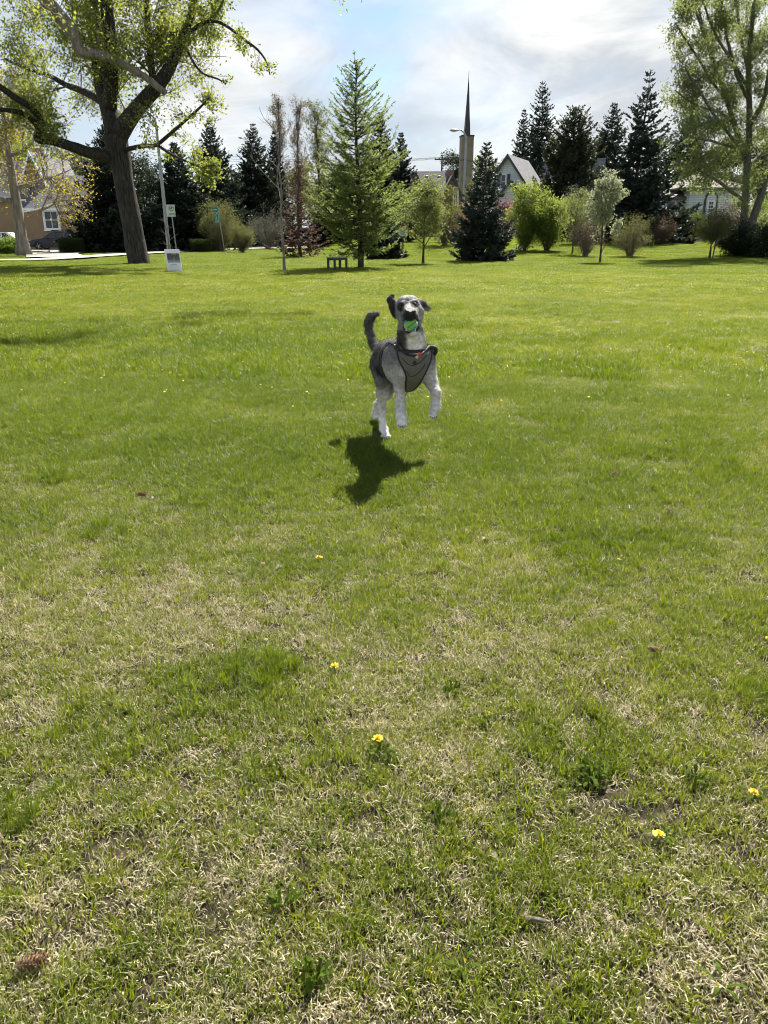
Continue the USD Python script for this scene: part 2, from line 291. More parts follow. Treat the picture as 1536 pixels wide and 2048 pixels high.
def blade_mat(name, c_dry, c_mid, c_lush, trans, tfac, rough=0.5, spec=0.35):
    nodes = {"g": ("geometry", {}), "n": ("noise_texture", {"scale": 0.5, "detail": 4.0, "roughness": 0.6}), "at": ("attribute", {"attribute": "tone"}), "m": ("mix_float", {"fac": 0.62}),
             "r": ("rgb_ramp", {"ramp": [(0.12, c_lush), (0.5, c_mid), (0.88, c_dry)]}), "ts": ("mix_color", {"blend_type": "multiply", "fac": 1.0, "b": trans}),
             "p": ("principled_bsdf", {"roughness": rough, "specular_ior_level": spec}), "t": ("translucent_bsdf", {}), "mx": ("mix_closure", {"fac": tfac})}
    _mats[name] = usdkit.material(stage, "/World/Looks/" + name, nodes, [("g.position", "n.vector"), ("n.fac", "m.a"), ("at.fac", "m.b"), ("m.result", "r.fac"), ("r.color", "p.base_color"), ("r.color", "ts.a"), ("ts.result", "t.color"),
        ("p.BSDF", "mx.closure1"), ("t.BSDF", "mx.closure2")], surface="mx.closure")
blade_mat("blade", (0.275, 0.262, 0.040), (0.120, 0.160, 0.011), (0.032, 0.067, 0.005), (2.2, 2.1, 0.9), 0.40)
blade_mat("straw", (0.80, 0.73, 0.52), (0.50, 0.43, 0.27), (0.10, 0.08, 0.045), (1.0, 1.0, 1.0), 0.25, 0.6, 0.3)

def axis_steps(a, b, fine, grow):
    out, x, s = [a], a, fine
    while x < b: x += s; s *= grow; out.append(min(x, b))
    return np.array(out)
gx = axis_steps(0, 700, 0.10, 1.055); gx = np.concatenate([-gx[:0:-1], gx])
gy = np.concatenate([[-400, -100, -30, -10, -4, -1.5], axis_steps(0, 44, 0.10, 1.03), np.arange(45, 80, 1.0), axis_steps(80, 1200, 2, 1.2)])
gy = np.unique(gy); X, Y = np.meshgrid(gx, gy); Z = T(X.ravel(), Y.ravel()).reshape(X.shape)
nx, ny = len(gx), len(gy); i, j = np.meshgrid(np.arange(nx - 1), np.arange(ny - 1)); q = (j * nx + i).ravel()
obj("lawn", (np.stack([X.ravel(), Y.ravel(), Z.ravel()], 1), np.stack([q, q + 1, q + nx + 1, q + nx], 1)), "lawn", smooth=True, kind="structure")

def sheet(name, shape, mat, lift, kind="structure", seg=1.0, thick=0.0):
    """a flat strip laid on the terrain, cut fine enough to follow it"""
    sh = shapely.segmentize(shape, seg); x0, y0, x1, y1 = sh.bounds
    cells = [c for gx_ in np.arange(x0, x1, 2.0) for gy_ in np.arange(y0, y1, 2.0) if not (c := sh.intersection(shapely.box(gx_, gy_, gx_ + 2.0, gy_ + 2.0))).is_empty]
    mb = MB()
    for c in cells:
        for g in getattr(c, "geoms", [c]):
            if g.geom_type != "Polygon" or g.area < 1e-4: continue
            v, f = trimesh.creation.triangulate_polygon(g, engine="earcut")
            a, b, c3 = v[f[:, 0]], v[f[:, 1]], v[f[:, 2]]; flip = ((b[:, 0] - a[:, 0]) * (c3[:, 1] - a[:, 1]) - (b[:, 1] - a[:, 1]) * (c3[:, 0] - a[:, 0])) < 0
            f = f.copy(); f[flip] = f[flip][:, ::-1]
            mb.add(np.column_stack([v, T(v[:, 0], v[:, 1]) + lift]), f)
    return obj(name, mb, mat, kind=kind)
sheet("road", road_shape, "asphalt", 0.06)
sheet("driveway", drive_shape.difference(walk_shape.buffer(0.02)).difference(road_shape), "concrete", 0.07)
sheet("sidewalk", walk_shape.difference(road_shape), "concrete", 0.09)

# ------------------------------------------------------------------ grass: patches of real blades, laid out over the lawn
def blades(n, S, h0, h1, w, lean, rng, flat=False, clump=0.0, sig=0.010, per_clump=34):
    """n blades in a square of side S, many of them in tufts that lean outwards: (vertices, faces, tone)"""
    p = rng.uniform(-S / 2, S / 2, (n, 2)); a = rng.uniform(0, 2 * np.pi, n); hf = np.ones(n); tone = rng.random(n)
    m = max(4, int(n / per_clump)); c = rng.uniform(-S / 2, S / 2, (m, 2)); k = rng.integers(0, m, n); use = rng.random(n) < clump
    off = rng.normal(0, sig, (n, 2)) * rng.uniform(0.5, 1.5, m)[k][:, None]; p[use] = (c[k] + off)[use]
    if not flat: a[use] = np.arctan2(off[use, 1], off[use, 0]) + rng.normal(0, 0.7, use.sum())
    hf[use] = rng.uniform(0.65, 1.45, m)[k[use]]; hf[~use] *= 0.7; tone[use] = np.clip(0.55 * tone[use] + 0.45 * rng.random(m)[k[use]], 0, 1)
    h = rng.uniform(h0, h1, n) * rng.uniform(0.7, 1.15, n) * hf; d = np.stack([np.cos(a), np.sin(a)], 1)
    L = np.abs(rng.normal(lean, lean * 0.5, n)) * h; ww = w * rng.uniform(0.55, 1.45, n)
    b = a + np.pi / 2 + rng.normal(0, 0.9, n); s = np.stack([np.cos(b), np.sin(b)], 1) * (ww / 2)[:, None]
    base = np.column_stack([p, np.full(n, -0.004)]); side = np.column_stack([s, np.zeros(n)])
    if flat:
        z0 = rng.uniform(0.0, 0.012, n); z1 = np.clip(z0 + rng.normal(0.004, 0.008, n), 0.0, 0.028)
        base[:, 2] = z0; mid = base + np.column_stack([d * (h * 0.5)[:, None], (z1 - z0) * 0.6 + rng.uniform(0, 0.004, n)]); tip = base + np.column_stack([d * h[:, None] + rng.normal(0, 0.0015, (n, 2)), z1 - z0])
    else:
        mid = base + np.column_stack([d * (L * 0.35)[:, None], h * 0.6]); tip = base + np.column_stack([d * L[:, None], h * rng.uniform(0.75, 1.0, n)])
    v = np.stack([base - side, base + side, mid - side * 0.8, mid + side * 0.8, tip], 1).reshape(-1, 3)
    k = np.arange(n)[:, None] * 5; f = np.concatenate([k + [0, 1, 3], k + [0, 3, 2], k + [2, 3, 4]])
    return v, f, np.repeat(tone, 5)
def grass_object(name, label, protos, which, pos, rot, scl):
    pi = UsdGeom.PointInstancer.Define(stage, "/World/" + name)
    targets = []
    for i, parts in enumerate(protos):
        x = UsdGeom.Xform.Define(stage, f"/World/{name}/patches/patch_{i:03d}")
        for pn, (v, f, t), mat in parts:
            m = usdkit.mesh(stage, f"{x.GetPath()}/{pn}", (v, f), M(mat))
            UsdGeom.PrimvarsAPI(m).CreatePrimvar("tone", Sdf.ValueTypeNames.FloatArray, "vertex").Set(Vt.FloatArray.FromNumpy(t.astype(np.float32)))
        targets.append(x.GetPath())
    pi.CreatePrototypesRel().SetTargets(targets)
    pi.CreateProtoIndicesAttr(Vt.IntArray.FromNumpy(np.asarray(which, np.int32)))
    pi.CreatePositionsAttr(Vt.Vec3fArray.FromNumpy(np.asarray(pos, np.float32)))
    q = np.zeros((len(rot), 4)); q[:, 0] = np.cos(rot / 2); q[:, 3] = np.sin(rot / 2)
    pi.CreateOrientationsAttr(Vt.QuathArray([Gf.Quath(float(a), 0, 0, float(d)) for a, _, _, d in q]))
    pi.CreateScalesAttr(Vt.Vec3fArray.FromNumpy(np.asarray(scl, np.float32)))
    _tag(pi.GetPrim(), label, "grass", None, "stuff")
def patches(y0, y1, cell, rng, levels, per, half=0.53, margin=0.8):
    xs, ys, which, rot, scl = [], [], [], [], []
    for y in np.arange(y0, y1, cell):
        w = half * y + margin
        for x in np.arange(-w, w, cell):
            px, py = x + rng.uniform(0.2, 0.8) * cell, y + rng.uniform(0.2, 0.8) * cell
            xs.append(px); ys.append(py)
    xs, ys = np.array(xs), np.array(ys); ok = ~shapely.intersects(paved, shapely.points(xs, ys).__array__() if False else shapely.buffer(shapely.points(xs, ys), cell * 0.55))
    xs, ys = xs[ok], ys[ok]
    lv = lush(xs, ys) * (levels - 1) + rng.uniform(-0.35, 0.35, len(xs)); lv = np.clip(np.round(lv), 0, levels - 1).astype(int)
    which = lv * per + rng.integers(0, per, len(xs)); rot = rng.uniform(0, 2 * np.pi, len(xs))
    s = rng.uniform(0.85, 1.15, len(xs)); scl = np.stack([np.ones_like(s), np.ones_like(s), s], 1)
    return which, np.column_stack([xs, ys, T(xs, ys)]), rot, scl
LV = 6
def protos_for(S, dens_g, dens_s, h, w, sw, rng, per, sl=(0.02, 0.055), sig=0.010, pc=34):
    out = []
    for l in range(LV):
        u = l / (LV - 1)
        for _ in range(per):
            ng = int(S * S * dens_g * (0.34 + 0.80 * u)); ns = int(S * S * dens_s * (1.0 - 0.78 * u))
            gb = blades(ng, S, h[0] * (0.60 + 0.70 * u), h[1] * (0.55 + 0.80 * u), w, 0.70 - 0.18 * u, rng, clump=0.80 - 0.18 * u, sig=sig, per_clump=pc)
            gb = (gb[0], gb[1], np.clip(gb[2] * 0.74 + 0.36 - 0.48 * u, 0, 1))
            sb = blades(ns, S, sl[0], sl[1], sw, 0.5, rng, flat=True, clump=0.5, sig=sig * 1.6, per_clump=40)
            out.append([("green_blades", gb, "blade"), ("straw", sb, "straw")])
    return out
rg = np.random.default_rng(21)
near = protos_for(0.30, 40000, 20000, (0.012, 0.038), 0.0022, 0.0018, rg, 4, (0.005, 0.020))
tb = blades(2600, 0.34, 0.035, 0.085, 0.0026, 0.55, rg, clump=1.0, sig=0.022, per_clump=160); q = tb[0].reshape(-1, 5, 3); keep = np.linalg.norm(q[:, 0, :2], axis=1) < 0.15 * (0.6 + 0.4 * rg.random(len(q)))
near.append([("green_blades", (q[keep].reshape(-1, 3), np.concatenate([np.arange(keep.sum())[:, None] * 5 + o for o in ([0, 1, 3], [0, 3, 2], [2, 3, 4])]), np.repeat(tb[2].reshape(-1, 5)[keep][:, 0] * 0.5, 5)), "blade")])
wn, pn, rn, sn = patches(0.45, 7.0, 0.19, rg, LV, 4)
TUFTS = [(-0.36, 1.95, 0.75), (-0.30, 1.99, 0.45), (1.02, 1.83, 0.4), (-0.80, 1.36, 0.3), (-1.2, 3.1, 0.8), (-0.9, 3.5, 0.8), (-1.7, 3.9, 1.0), (-0.55, 4.3, 0.9), (1.9, 4.1, 0.7), (-1.35, 4.6, 0.9), (-2.0, 4.8, 1.0), (1.3, 5.2, 0.8)]
tx = np.array(TUFTS); wn = np.concatenate([wn, np.full(len(tx), len(near) - 1)]); pn = np.vstack([pn, np.column_stack([tx[:, :2], T(tx[:, 0], tx[:, 1])])]); rn = np.concatenate([rn, np.arange(len(tx)) * 1.3]); sn = np.vstack([sn, np.column_stack([tx[:, 2], tx[:, 2], 0.55 + 0.4 * tx[:, 2]])])
grass_object("grass_near", "short mown spring grass with dry straw covering the foreground lawn around the dog", near, wn, pn, rn, sn)
mid = protos_for(1.0, 6000, 2600, (0.025, 0.065), 0.0048, 0.0040, rg, 3, (0.02, 0.06), 0.035, 60)
grass_object("grass_middle", "bright mown grass across the middle of the park behind the dog", mid, *patches(6.9, 17.0, 0.62, rg, LV, 3))
far = protos_for(2.0, 1500, 500, (0.03, 0.065), 0.012, 0.010, rg, 2, (0.05, 0.12), 0.09, 40)
grass_object("grass_far", "sunlit far grass running from mid lawn back to the trees and houses", far, *patches(16.8, 78.0, 1.35, rg, LV, 2, 0.5, 2.0))
# ------------------------------------------------------------------ plants
def leaves(c, size, rng, nrm=None, droop=0.0, aspect=0.62, fold=0.25):
    """a folded four-cornered leaf at each of the points c"""
    n = len(c); size = np.broadcast_to(size, (n,)) * rng.uniform(0.65, 1.25, n)
    a = unit(rng.normal(0, 1, (n, 3)) + np.array([0, 0, -droop])); b = unit(np.cross(a, rng.normal(0, 1, (n, 3)))); m = np.cross(a, b)
    L, W = size[:, None], (size * aspect)[:, None]
    v = np.stack([c, c + a * L * 0.5 + b * W * 0.5 + m * W * fold, c + a * L, c + a * L * 0.5 - b * W * 0.5 + m * W * fold], 1).reshape(-1, 3)
    k = np.arange(n)[:, None] * 4; return v, np.concatenate([k + [0, 1, 2], k + [0, 2, 3]])
def polyline(a, d, L, n, rng, wander=0.15, lift=0.0):
    """a wandering line from a along d; lift bends it up (or down)"""
    p = [np.asarray(a, float)]; d = unit(d)
    for k in range(n):
        d = unit(d + rng.normal(0, wander, 3) + [0, 0, lift]); p.append(p[-1] + d * L / n)
    return np.array(p)
def along(p, t):
    x = np.clip(t, 0, 0.9999) * (len(p) - 1); i = x.astype(int); w = (x - i)[:, None]; return p[i] * (1 - w) + p[i + 1] * w, unit(p[i + 1] - p[i])
def smooth_line(pts, n=4):
    """a denser, rounder copy of a hand-laid line (Catmull-Rom); extra columns such as the radius go along"""
    p = np.asarray(pts, float); q = np.vstack([2 * p[0] - p[1], p, 2 * p[-1] - p[-2]]); out = []
    for i in range(1, len(q) - 2):
        for t in np.arange(n) / n:
            a, b, c, d = q[i - 1], q[i], q[i + 1], q[i + 2]
            out.append(0.5 * (2 * b + (c - a) * t + (2 * a - 5 * b + 4 * c - d) * t * t + (3 * b - a - 3 * c + d) * t ** 3))
    out.append(p[-1]); return np.array(out)
class Crown:
    """twigs and leaves gathered while limbs are grown"""
    def __init__(s, rng): s.rng, s.tw, s.pts = rng, MB(), []
    def sprout(s, line, r0, level, L, n, t0=0.2, spread=0.8, up=0.25, leaf=10, r_end=0.004, jitter=0.12, droop=0.0, tip=True):
        """n side shoots along a line; the last level carries leaves"""
        rng = s.rng; ts = np.sort(rng.uniform(t0, 1.0, n)); P, D = along(line, ts)
        for p, d, t in zip(P, D, ts):
            side = unit(np.cross(d, rng.normal(0, 1, 3))); g = unit(d * (1 - spread) + side * spread + [0, 0, up]); l = L * rng.uniform(0.6, 1.3) * (1.15 - 0.5 * t)
            q = polyline(p, g, l, 4 if level else 3, rng, 0.16, -droop)
            s.tw.tube(q, np.linspace(r0, max(r_end, r0 * 0.35), len(q)), 4 if r0 > 0.012 else 3, cap=False)
            if level: s.sprout(q, r0 * 0.42, level - 1, L * 0.46, max(3, int(n * 0.75)), 0.15, spread, up * 0.7, leaf, r_end, jitter, droop)
            else: s.leaf(q, leaf, jitter)
        if tip and level == 0: s.leaf(line[-2:], leaf, jitter)
    def leaf(s, q, n, jitter):
        c, _ = along(q, s.rng.uniform(0.1, 1.0, n)); s.pts.append(c + s.rng.normal(0, jitter, c.shape))
    def points(s): return np.vstack(s.pts)
def clumped(p, f, cut, seed):
    """keeps the leaves that fall in clumps, so that gaps open between them"""
    return p[meshkit.fbm(p * f + seed * 3.7, 2, seed) > cut]
def parts_of_tree(t, trunk, limbs, crown, mats, leaf_size, droop=0.3, leaf_name="crown", keep=None, twigs=True):
    origin = np.array(t.GetAttribute("xformOp:translate").Get())
    def rel(m): v, f = m.get(); return v - origin, f
    obj("trunk", rel(trunk), mats[0], t, smooth=True)
    for l in limbs: obj("limb", rel(l), mats[0], t, smooth=True)
    if twigs and crown.tw.n: obj("twigs", rel(crown.tw), mats[1], t)
    p = crown.points()
    if keep is not None: p = p[keep(p)]
    v, f = leaves(p, leaf_size, crown.rng, droop=droop); obj(leaf_name, (v - origin, f), mats[2], t)

def conifer(name, label, px, d, top, R, mat="needle_dark", seed=0, whorls=26, droop=-0.10, tip_up=0.25, gap=0.05, dens=1.0, trunk_r=None, bark_m="bark_brown", power=0.85, lean=0.0, group=None, ragged=0.25, spray=1.0, cat="tree", base=None, nb=9, thick=1.0, wild=0.07, skirt=1.0, slim_top=0.0):  # boughs shorten upwards as (1 - u) ** power
    """a spruce, fir or larch: trunk, whorled boughs, needle sprays. top is the height"""
    rng = np.random.default_rng(1000 + seed); g = ground(px, d) if base is None else np.asarray(base, float)
    t = thing(name, label, cat, g, group=group); H = top; tr = trunk_r or H * 0.014
    k = np.linspace(0, 1, 12); tp = np.column_stack([lean * H * k + 0.01 * H * np.sin(k * 5 + seed), 0 * k, H * k - 0.05])
    obj("trunk", MB().tube(tp, tr * (1.02 - k) ** 0.9 + 0.006, 8), bark_m, t, smooth=True)
    bo, V, F, n0 = MB(), [], [], 0
    P0, A, B, W = [], [], [], []
    for w in range(whorls):
        u = gap + (1 - gap) * (w + rng.uniform(-0.3, 0.3)) / whorls; u = min(max(u, gap), 0.985)
        Lw = R * (skirt + (1 - skirt) * float(sstep(gap, gap + 0.16, u))) * (1 - u) ** power * (1 - slim_top * u) + 0.05 * R * (1 - u)
        m = max(4, int(nb * (1 - 0.45 * u))); az0 = rng.uniform(0, 6.28)
        for b in range(m):
            if rng.random() < 0.06: continue
            az = az0 + 6.283 * b / m + rng.normal(0, 0.22); L = Lw * min(1.25, 1 + rng.normal(0, ragged)); L = max(L, 0.06 * R)
            el = droop * (1 - u) * 2.2 + 0.55 * u + rng.normal(0, wild); out = np.array([math.cos(az), math.sin(az), 0])
            s = np.linspace(0, 1, 6); z = L * (math.tan(el) * s + tip_up * (s ** 2.2) - 0.16 * np.sin(s * np.pi) * (1 - u))
            c = np.array([np.interp(u, k, tp[:, 0]), 0, u * H]); line = c + out * (L * s)[:, None] + np.array([0, 0, 1.0]) * z[:, None] + rng.normal(0, 0.02 * L, (6, 3)) * s[:, None]
            bo.tube(line, np.linspace(0.012 * H * 0.18 + 0.006, 0.004, 6), 3, cap=False)
            n = max(4, int((5 + 11 * L / (R + 0.1)) * dens * (0.6 + 0.4 * L)))
            ts = rng.uniform(0.12, 1.0, n * 2) ** 0.8; q, dd = along(line, ts); side = np.cross(dd, [0, 0, 1.0]) * np.sign(rng.uniform(-1, 1, n * 2))[:, None]
            fwd = unit(dd * 0.75 + side * rng.uniform(0.5, 1.1, n * 2)[:, None] + rng.normal(0, 0.22, (n * 2, 3)) + [0, 0, -0.10])
            ln = (0.22 + 0.30 * L * (1 - ts) + 0.05) * rng.uniform(0.5, 1.2, n * 2) * spray * (1 - 0.45 * u)
            P0.append(q); A.append(fwd); W.append(ln)
    P0, A, W = np.vstack(P0), np.vstack(A), np.concatenate(W)
    obj("boughs", bo, bark_m, t)
    # every spray: a spine of three thin needle fans
    tris_v, N = [], len(P0)
    for r in range(3):
        ax = unit(A + rng.normal(0, 0.28, A.shape)); sd = unit(np.cross(ax, rng.normal(0, 1, A.shape) + [0, 0, 0.6])); st = P0 + A * (W * 0.28 * r)[:, None]; l = (W * (0.85 - 0.18 * r))[:, None]; wd = np.clip(W * 0.13, 0.025, 0.075)[:, None] * thick
        tris_v.append(np.stack([st, st + ax * l * 0.45 + sd * wd, st + ax * l, st + ax * l * 0.45 - sd * wd], 1))
    v = np.concatenate(tris_v).reshape(-1, 3); kk = np.arange(len(v) // 4)[:, None] * 4
    obj("crown", (v, np.concatenate([kk + [0, 1, 2], kk + [0, 2, 3]])), mat, t)
    return t

def shrub(name, label, px, d, h, r, leaf_m="leaf_low", twig_m="twig_dark", stems=14, n_leaf=2500, size=0.06, seed=0, flare=0.75, group=None, cat="shrub", low=0.10, sub=5, base=None, trunk=None, ry=None, jitter=0.10, up=0.2, fill=0.8):
    """many stems fanning up from one foot, side shoots, leaves"""
    rng = np.random.default_rng(3000 + seed); g = ground(px, d) if base is None else np.asarray(base, float)
    t = thing(name, label, cat, g, group=group); st, cr = MB(), Crown(rng); z0 = 0.0
    if trunk:
        z0, tr = trunk; p = polyline([0, 0, -0.05], [0, 0, 1], z0 + 0.05, 5, rng, 0.04); obj("trunk", MB().tube(p, np.linspace(tr * 1.2, tr * 0.8, 6), 7), "bark_grey", t, smooth=True); foot = p[-1]
    else: foot = np.zeros(3)
    per = max(1, n_leaf // (stems * (sub + 1)))
    for k in range(stems):
        a = 6.283 * k / stems + rng.normal(0, 0.3); f = flare * math.sqrt(rng.uniform(0.02, 1)); rr = 1.1 * r * f / flare
        tip = np.array([math.cos(a) * rr, math.sin(a) * (ry or r) * f / flare, h * (1.0 - 0.34 * (rr / r) ** 2) * rng.uniform(0.55, 1.08)])
        s = np.linspace(0, 1, 6)[:, None]; b = foot + (rng.normal(0, 0.03, 3) * [1, 1, 0] if trunk else np.array([math.cos(a), math.sin(a), 0]) * r * 0.12 * rng.random())
        line = b * (1 - s) + tip * s + np.array([0, 0, 1.0]) * 0.12 * h * np.sin(s * np.pi) + rng.normal(0, 0.02 * h, (6, 3)) * s
        st.tube(line, np.linspace(0.010 + 0.006 * h, 0.004, 6), 4, cap=False)
        cr.sprout(line, 0.006, 0, 0.42 * r + 0.12, sub, 0.08, 0.75, up, int(1.5 * per), 0.003, jitter + 0.05 * r); cr.leaf(line[3:], per, jitter)
    obj("stems", st, "bark_grey" if trunk else twig_m, t); obj("twigs", cr.tw, twig_m, t)
    m = int(n_leaf * fill * 2.2); u = unit(rng.normal(0, 1, (m, 3))) * (rng.uniform(0.15, 1, (m, 1)) ** 0.45); lo = z0 + 0.04 * h; q = u * [r, ry or r, (h - lo) / 2] + [0, 0, (h + lo) / 2]
    q[:, :2] *= (0.62 + 0.38 * np.clip((q[:, 2:] - lo) / (0.5 * h), 0, 1)); q *= [1, 1, 1]; q[:, :2] *= 0.45 + 1.1 * meshkit.fbm(u * 2.2 + seed, 3, seed)[:, None]; q[:, 2] *= 0.80 + 0.35 * meshkit.fbm(u * 1.8 + seed + 9, 2, seed); q = q[meshkit.fbm(q * (1.7 / max(0.6, r)) * 2.4 + seed, 2, seed + 5) > 0.50]
    fl = MB(); k0 = rng.integers(0, len(q), min(len(q), 110))
    for c in q[k0]:
        b = np.array([c[0] * 0.55, c[1] * 0.55, max(z0, c[2] - 0.22 * h)]); fl.tube(np.array([b, (b + c) / 2 + rng.normal(0, 0.02, 3), c]), [0.006, 0.004, 0.0025], 3, cap=False)
    obj("side_twigs", fl, twig_m, t)
    p = np.vstack([cr.points(), q]); p = p[p[:, 2] > 0.03]; obj("foliage" if not trunk else "crown", leaves(p, size * 1.25, rng, droop=0.15), leaf_m, t)
    return t
def hedge_block(label, px, d, w, dp, h, seed, group=None):
    rng = np.random.default_rng(5000 + seed); t = thing("clipped_hedge", label, "hedge", ground(px, d), 0.1 * rng.normal(), group=group)
    n = 5200; ax = rng.integers(0, 5, n); p = np.column_stack([rng.uniform(-w / 2, w / 2, n), rng.uniform(-dp / 2, dp / 2, n), rng.uniform(0, h, n)])
    p[ax == 0, 0] = w / 2; p[ax == 1, 0] = -w / 2; p[ax == 2, 1] = -dp / 2; p[ax == 3, 1] = dp / 2; p[ax == 4, 2] = h
    bulge = meshkit.fbm(p * 2.2, 3, seed)[:, None]; c = np.array([0, 0, h / 2]); p = c + (p - c) * (0.90 + 0.16 * bulge) * [1 - 0.08, 1, 1]; p = p + rng.normal(0, 0.02, p.shape); p[:, 2] = np.maximum(p[:, 2], 0.02)
    obj("foliage", leaves(p, 0.055, rng), "leaf_hedge", t); st = MB()
    for k in range(14):
        a = rng.uniform([-w * 0.4, -dp * 0.4], [w * 0.4, dp * 0.4]); st.tube(polyline([*a, 0], [rng.normal(0, .2), rng.normal(0, .2), 1], h * 0.8, 4, rng, 0.12), np.linspace(0.02, 0.008, 5), 4, cap=False)
    m = n; inner = np.column_stack([rng.uniform(-w * .42, w * .42, m), rng.uniform(-dp * .42, dp * .42, m), rng.uniform(0.03, h * 0.92, m)]); obj("inner_foliage", leaves(inner, 0.09, rng), "leaf_hedge", t)
    obj("stems", st, "twig_dark", t); return t

# ---- the big old poplar by the sidewalk, limb by limb
def limb_line(pts, d, n=3):
    """pts: (column, row, thickness in pixels, offset in metres from the distance d)"""
    out = []
    for px, py, w, o in pts: out.append([*at(px, py, d + o), w / FPX * (d + o) / 2 * 1.02])
    q = smooth_line(out, n); return q[:, :3], q[:, 3]
def rough_tube(line, rad, sides, seed, amp=0.10):
    m = MB().tube(line, rad, sides); v, f = m.get(); k = np.repeat(rad, sides); n = len(k)
    c = np.repeat(line, sides, 0); s = 1 + amp * (meshkit.fbm(v[:n] * np.array([4, 4, 1.2]), 3, seed) - 0.5) * 2; v = v.copy(); v[:n] = c + (v[:n] - c) * s[:, None]
    o = MB(); o.add(v, f); return o
D0 = 36.5
g0 = ground(278, D0)
poplar = thing("poplar_tree", "huge old poplar with furrowed leaning trunk and a broken pale limb beside the lawn notice", "tree", g0)
rng = np.random.default_rng(42); cr = Crown(rng)
def L_(pts): return limb_line(pts, D0)
trunk = L_([(280, 541, 50, 0), (279, 528, 43, 0), (274, 505, 38, 0), (264, 450, 36, 0), (252, 385, 35, 0), (243, 335, 35, 0), (236, 295, 39, 0), (230, 268, 40, 0)])
limbs = {"left_up": L_([(231, 275, 36, 0), (219, 225, 31, .2), (207, 180, 28, .4), (198, 130, 25, .6), (190, 70, 23, .9), (184, 10, 21, 1.2), (178, -70, 18, 1.5), (165, -190, 12, 2)]),
 "centre_up": L_([(219, 215, 26, 0), (222, 160, 25, -.3), (222, 110, 24, -.5), (217, 50, 22, -.8), (212, -10, 20, -1), (215, -100, 15, -1.2), (225, -200, 10, -1.5)]),
 "right_up": L_([(236, 272, 34, 0), (258, 238, 30, -.3), (285, 205, 27, -.6), (318, 168, 24, -.8), (345, 125, 18, -1), (362, 85, 14, -1.1), (378, 45, 12, -1.2), (392, -15, 10, -1.4), (400, -90, 7, -1.8)]),
 "inner_up": L_([(312, 178, 14, -.7), (303, 140, 13, -.4), (300, 90, 12, 0), (294, 40, 11, .4), (292, -30, 9, .8), (296, -110, 6, 1)]),
 "low_left": L_([(233, 318, 20, 0), (205, 312, 20, -.4), (175, 304, 20, -.9), (140, 292, 18, -1.4), (105, 280, 19, -1.8), (80, 275, 22, -2.1), (78, 268, 16, -2.2), (84, 252, 13, -2.3), (76, 232, 13, -2.6), (58, 212, 12, -3), (30, 195, 11, -3.4), (-10, 168, 10, -4), (-80, 140, 7, -5)]),
 "low_left_fork": L_([(78, 258, 11, -2.3), (68, 243, 10, -2.4), (50, 229, 9, -2.6), (25, 222, 8, -2.9), (-15, 219, 7, -3.3), (-70, 225, 5, -4)]),
 "mid_left": L_([(206, 205, 13, .3), (185, 192, 12, .8), (160, 180, 11, 1.4), (132, 170, 9, 2), (100, 152, 8, 2.6), (60, 140, 6, 3.2), (10, 118, 4, 4)]),
 "thin_right": L_([(360, 82, 6, -1.1), (385, 60, 6, -1.6), (408, 45, 5.5, -2), (436, 44, 5, -2.4), (462, 58, 5, -2.8), (490, 80, 4.5, -3.1), (516, 100, 4, -3.4), (533, 124, 3, -3.7), (540, 150, 2, -3.8)]),
 "arch": L_([(300, 95, 6, 0), (322, 66, 6, -.5), (352, 68, 6, -.9), (385, 60, 5, -1.3), (412, 45, 4.5, -1.6), (440, 15, 4, -2), (455, -25, 3, -2.4)]),
 "right_hang": L_([(338, 135, 6, -.9), (358, 92, 5, -1.5), (376, 105, 4.5, -2), (390, 130, 4, -2.5), (408, 148, 3.5, -3), (436, 158, 3, -3.4), (452, 168, 2, -3.7)]),
 "low_right": L_([(248, 300, 9, -.2), (285, 292, 8, -.8), (312, 290, 7, -1.4), (340, 268, 6, -2), (372, 240, 5, -2.4), (400, 215, 4, -2.8), (418, 196, 2.5, -3)]),
 "low_right_fork": L_([(315, 290, 5, -1.4), (345, 310, 5, -2.0), (372, 322, 4, -2.6), (398, 333, 3, -3.2), (430, 330, 2, -3.6)]),
 "far_left": L_([(200, 120, 12, .8), (160, 70, 10, 1.8), (110, 20, 9, 2.6), (50, -40, 7, 3.4), (-20, -100, 5, 4)])}
dead = L_([(60, -60, 25, -4.0), (88, -8, 25, -3.6), (112, 25, 25, -3.3), (139, 55, 21, -3.1), (150, 76, 17, -3.0), (157, 96, 18, -2.9), (166, 105, 19, -2.8), (190, 108, 16, -2.6), (216, 115, 15, -2.4), (246, 128, 14, -2.1), (270, 142, 12, -1.9), (296, 158, 12, -1.7), (316, 174, 12, -1.5), (332, 187, 11, -1.4)])
for nm, (line, rad) in limbs.items():
    if nm in ("thin_right", "arch", "right_hang", "low_right", "low_right_fork", "low_left_fork"): cr.sprout(line, 0.010, 0 if nm == "right_hang" else 1, 0.85, 12, 0.2, 0.7, 0.15, 9, 0.004, 0.11, 0.05)
    elif nm == "low_left": cr.sprout(line, 0.016, 1, 1.6, 12, 0.30, 0.75, 0.3, 14, 0.004, 0.13)
    else: cr.sprout(line, 0.028, 1, 2.5, 20, 0.12, 0.75, 0.25, 20, 0.004, 0.15, 0.02)
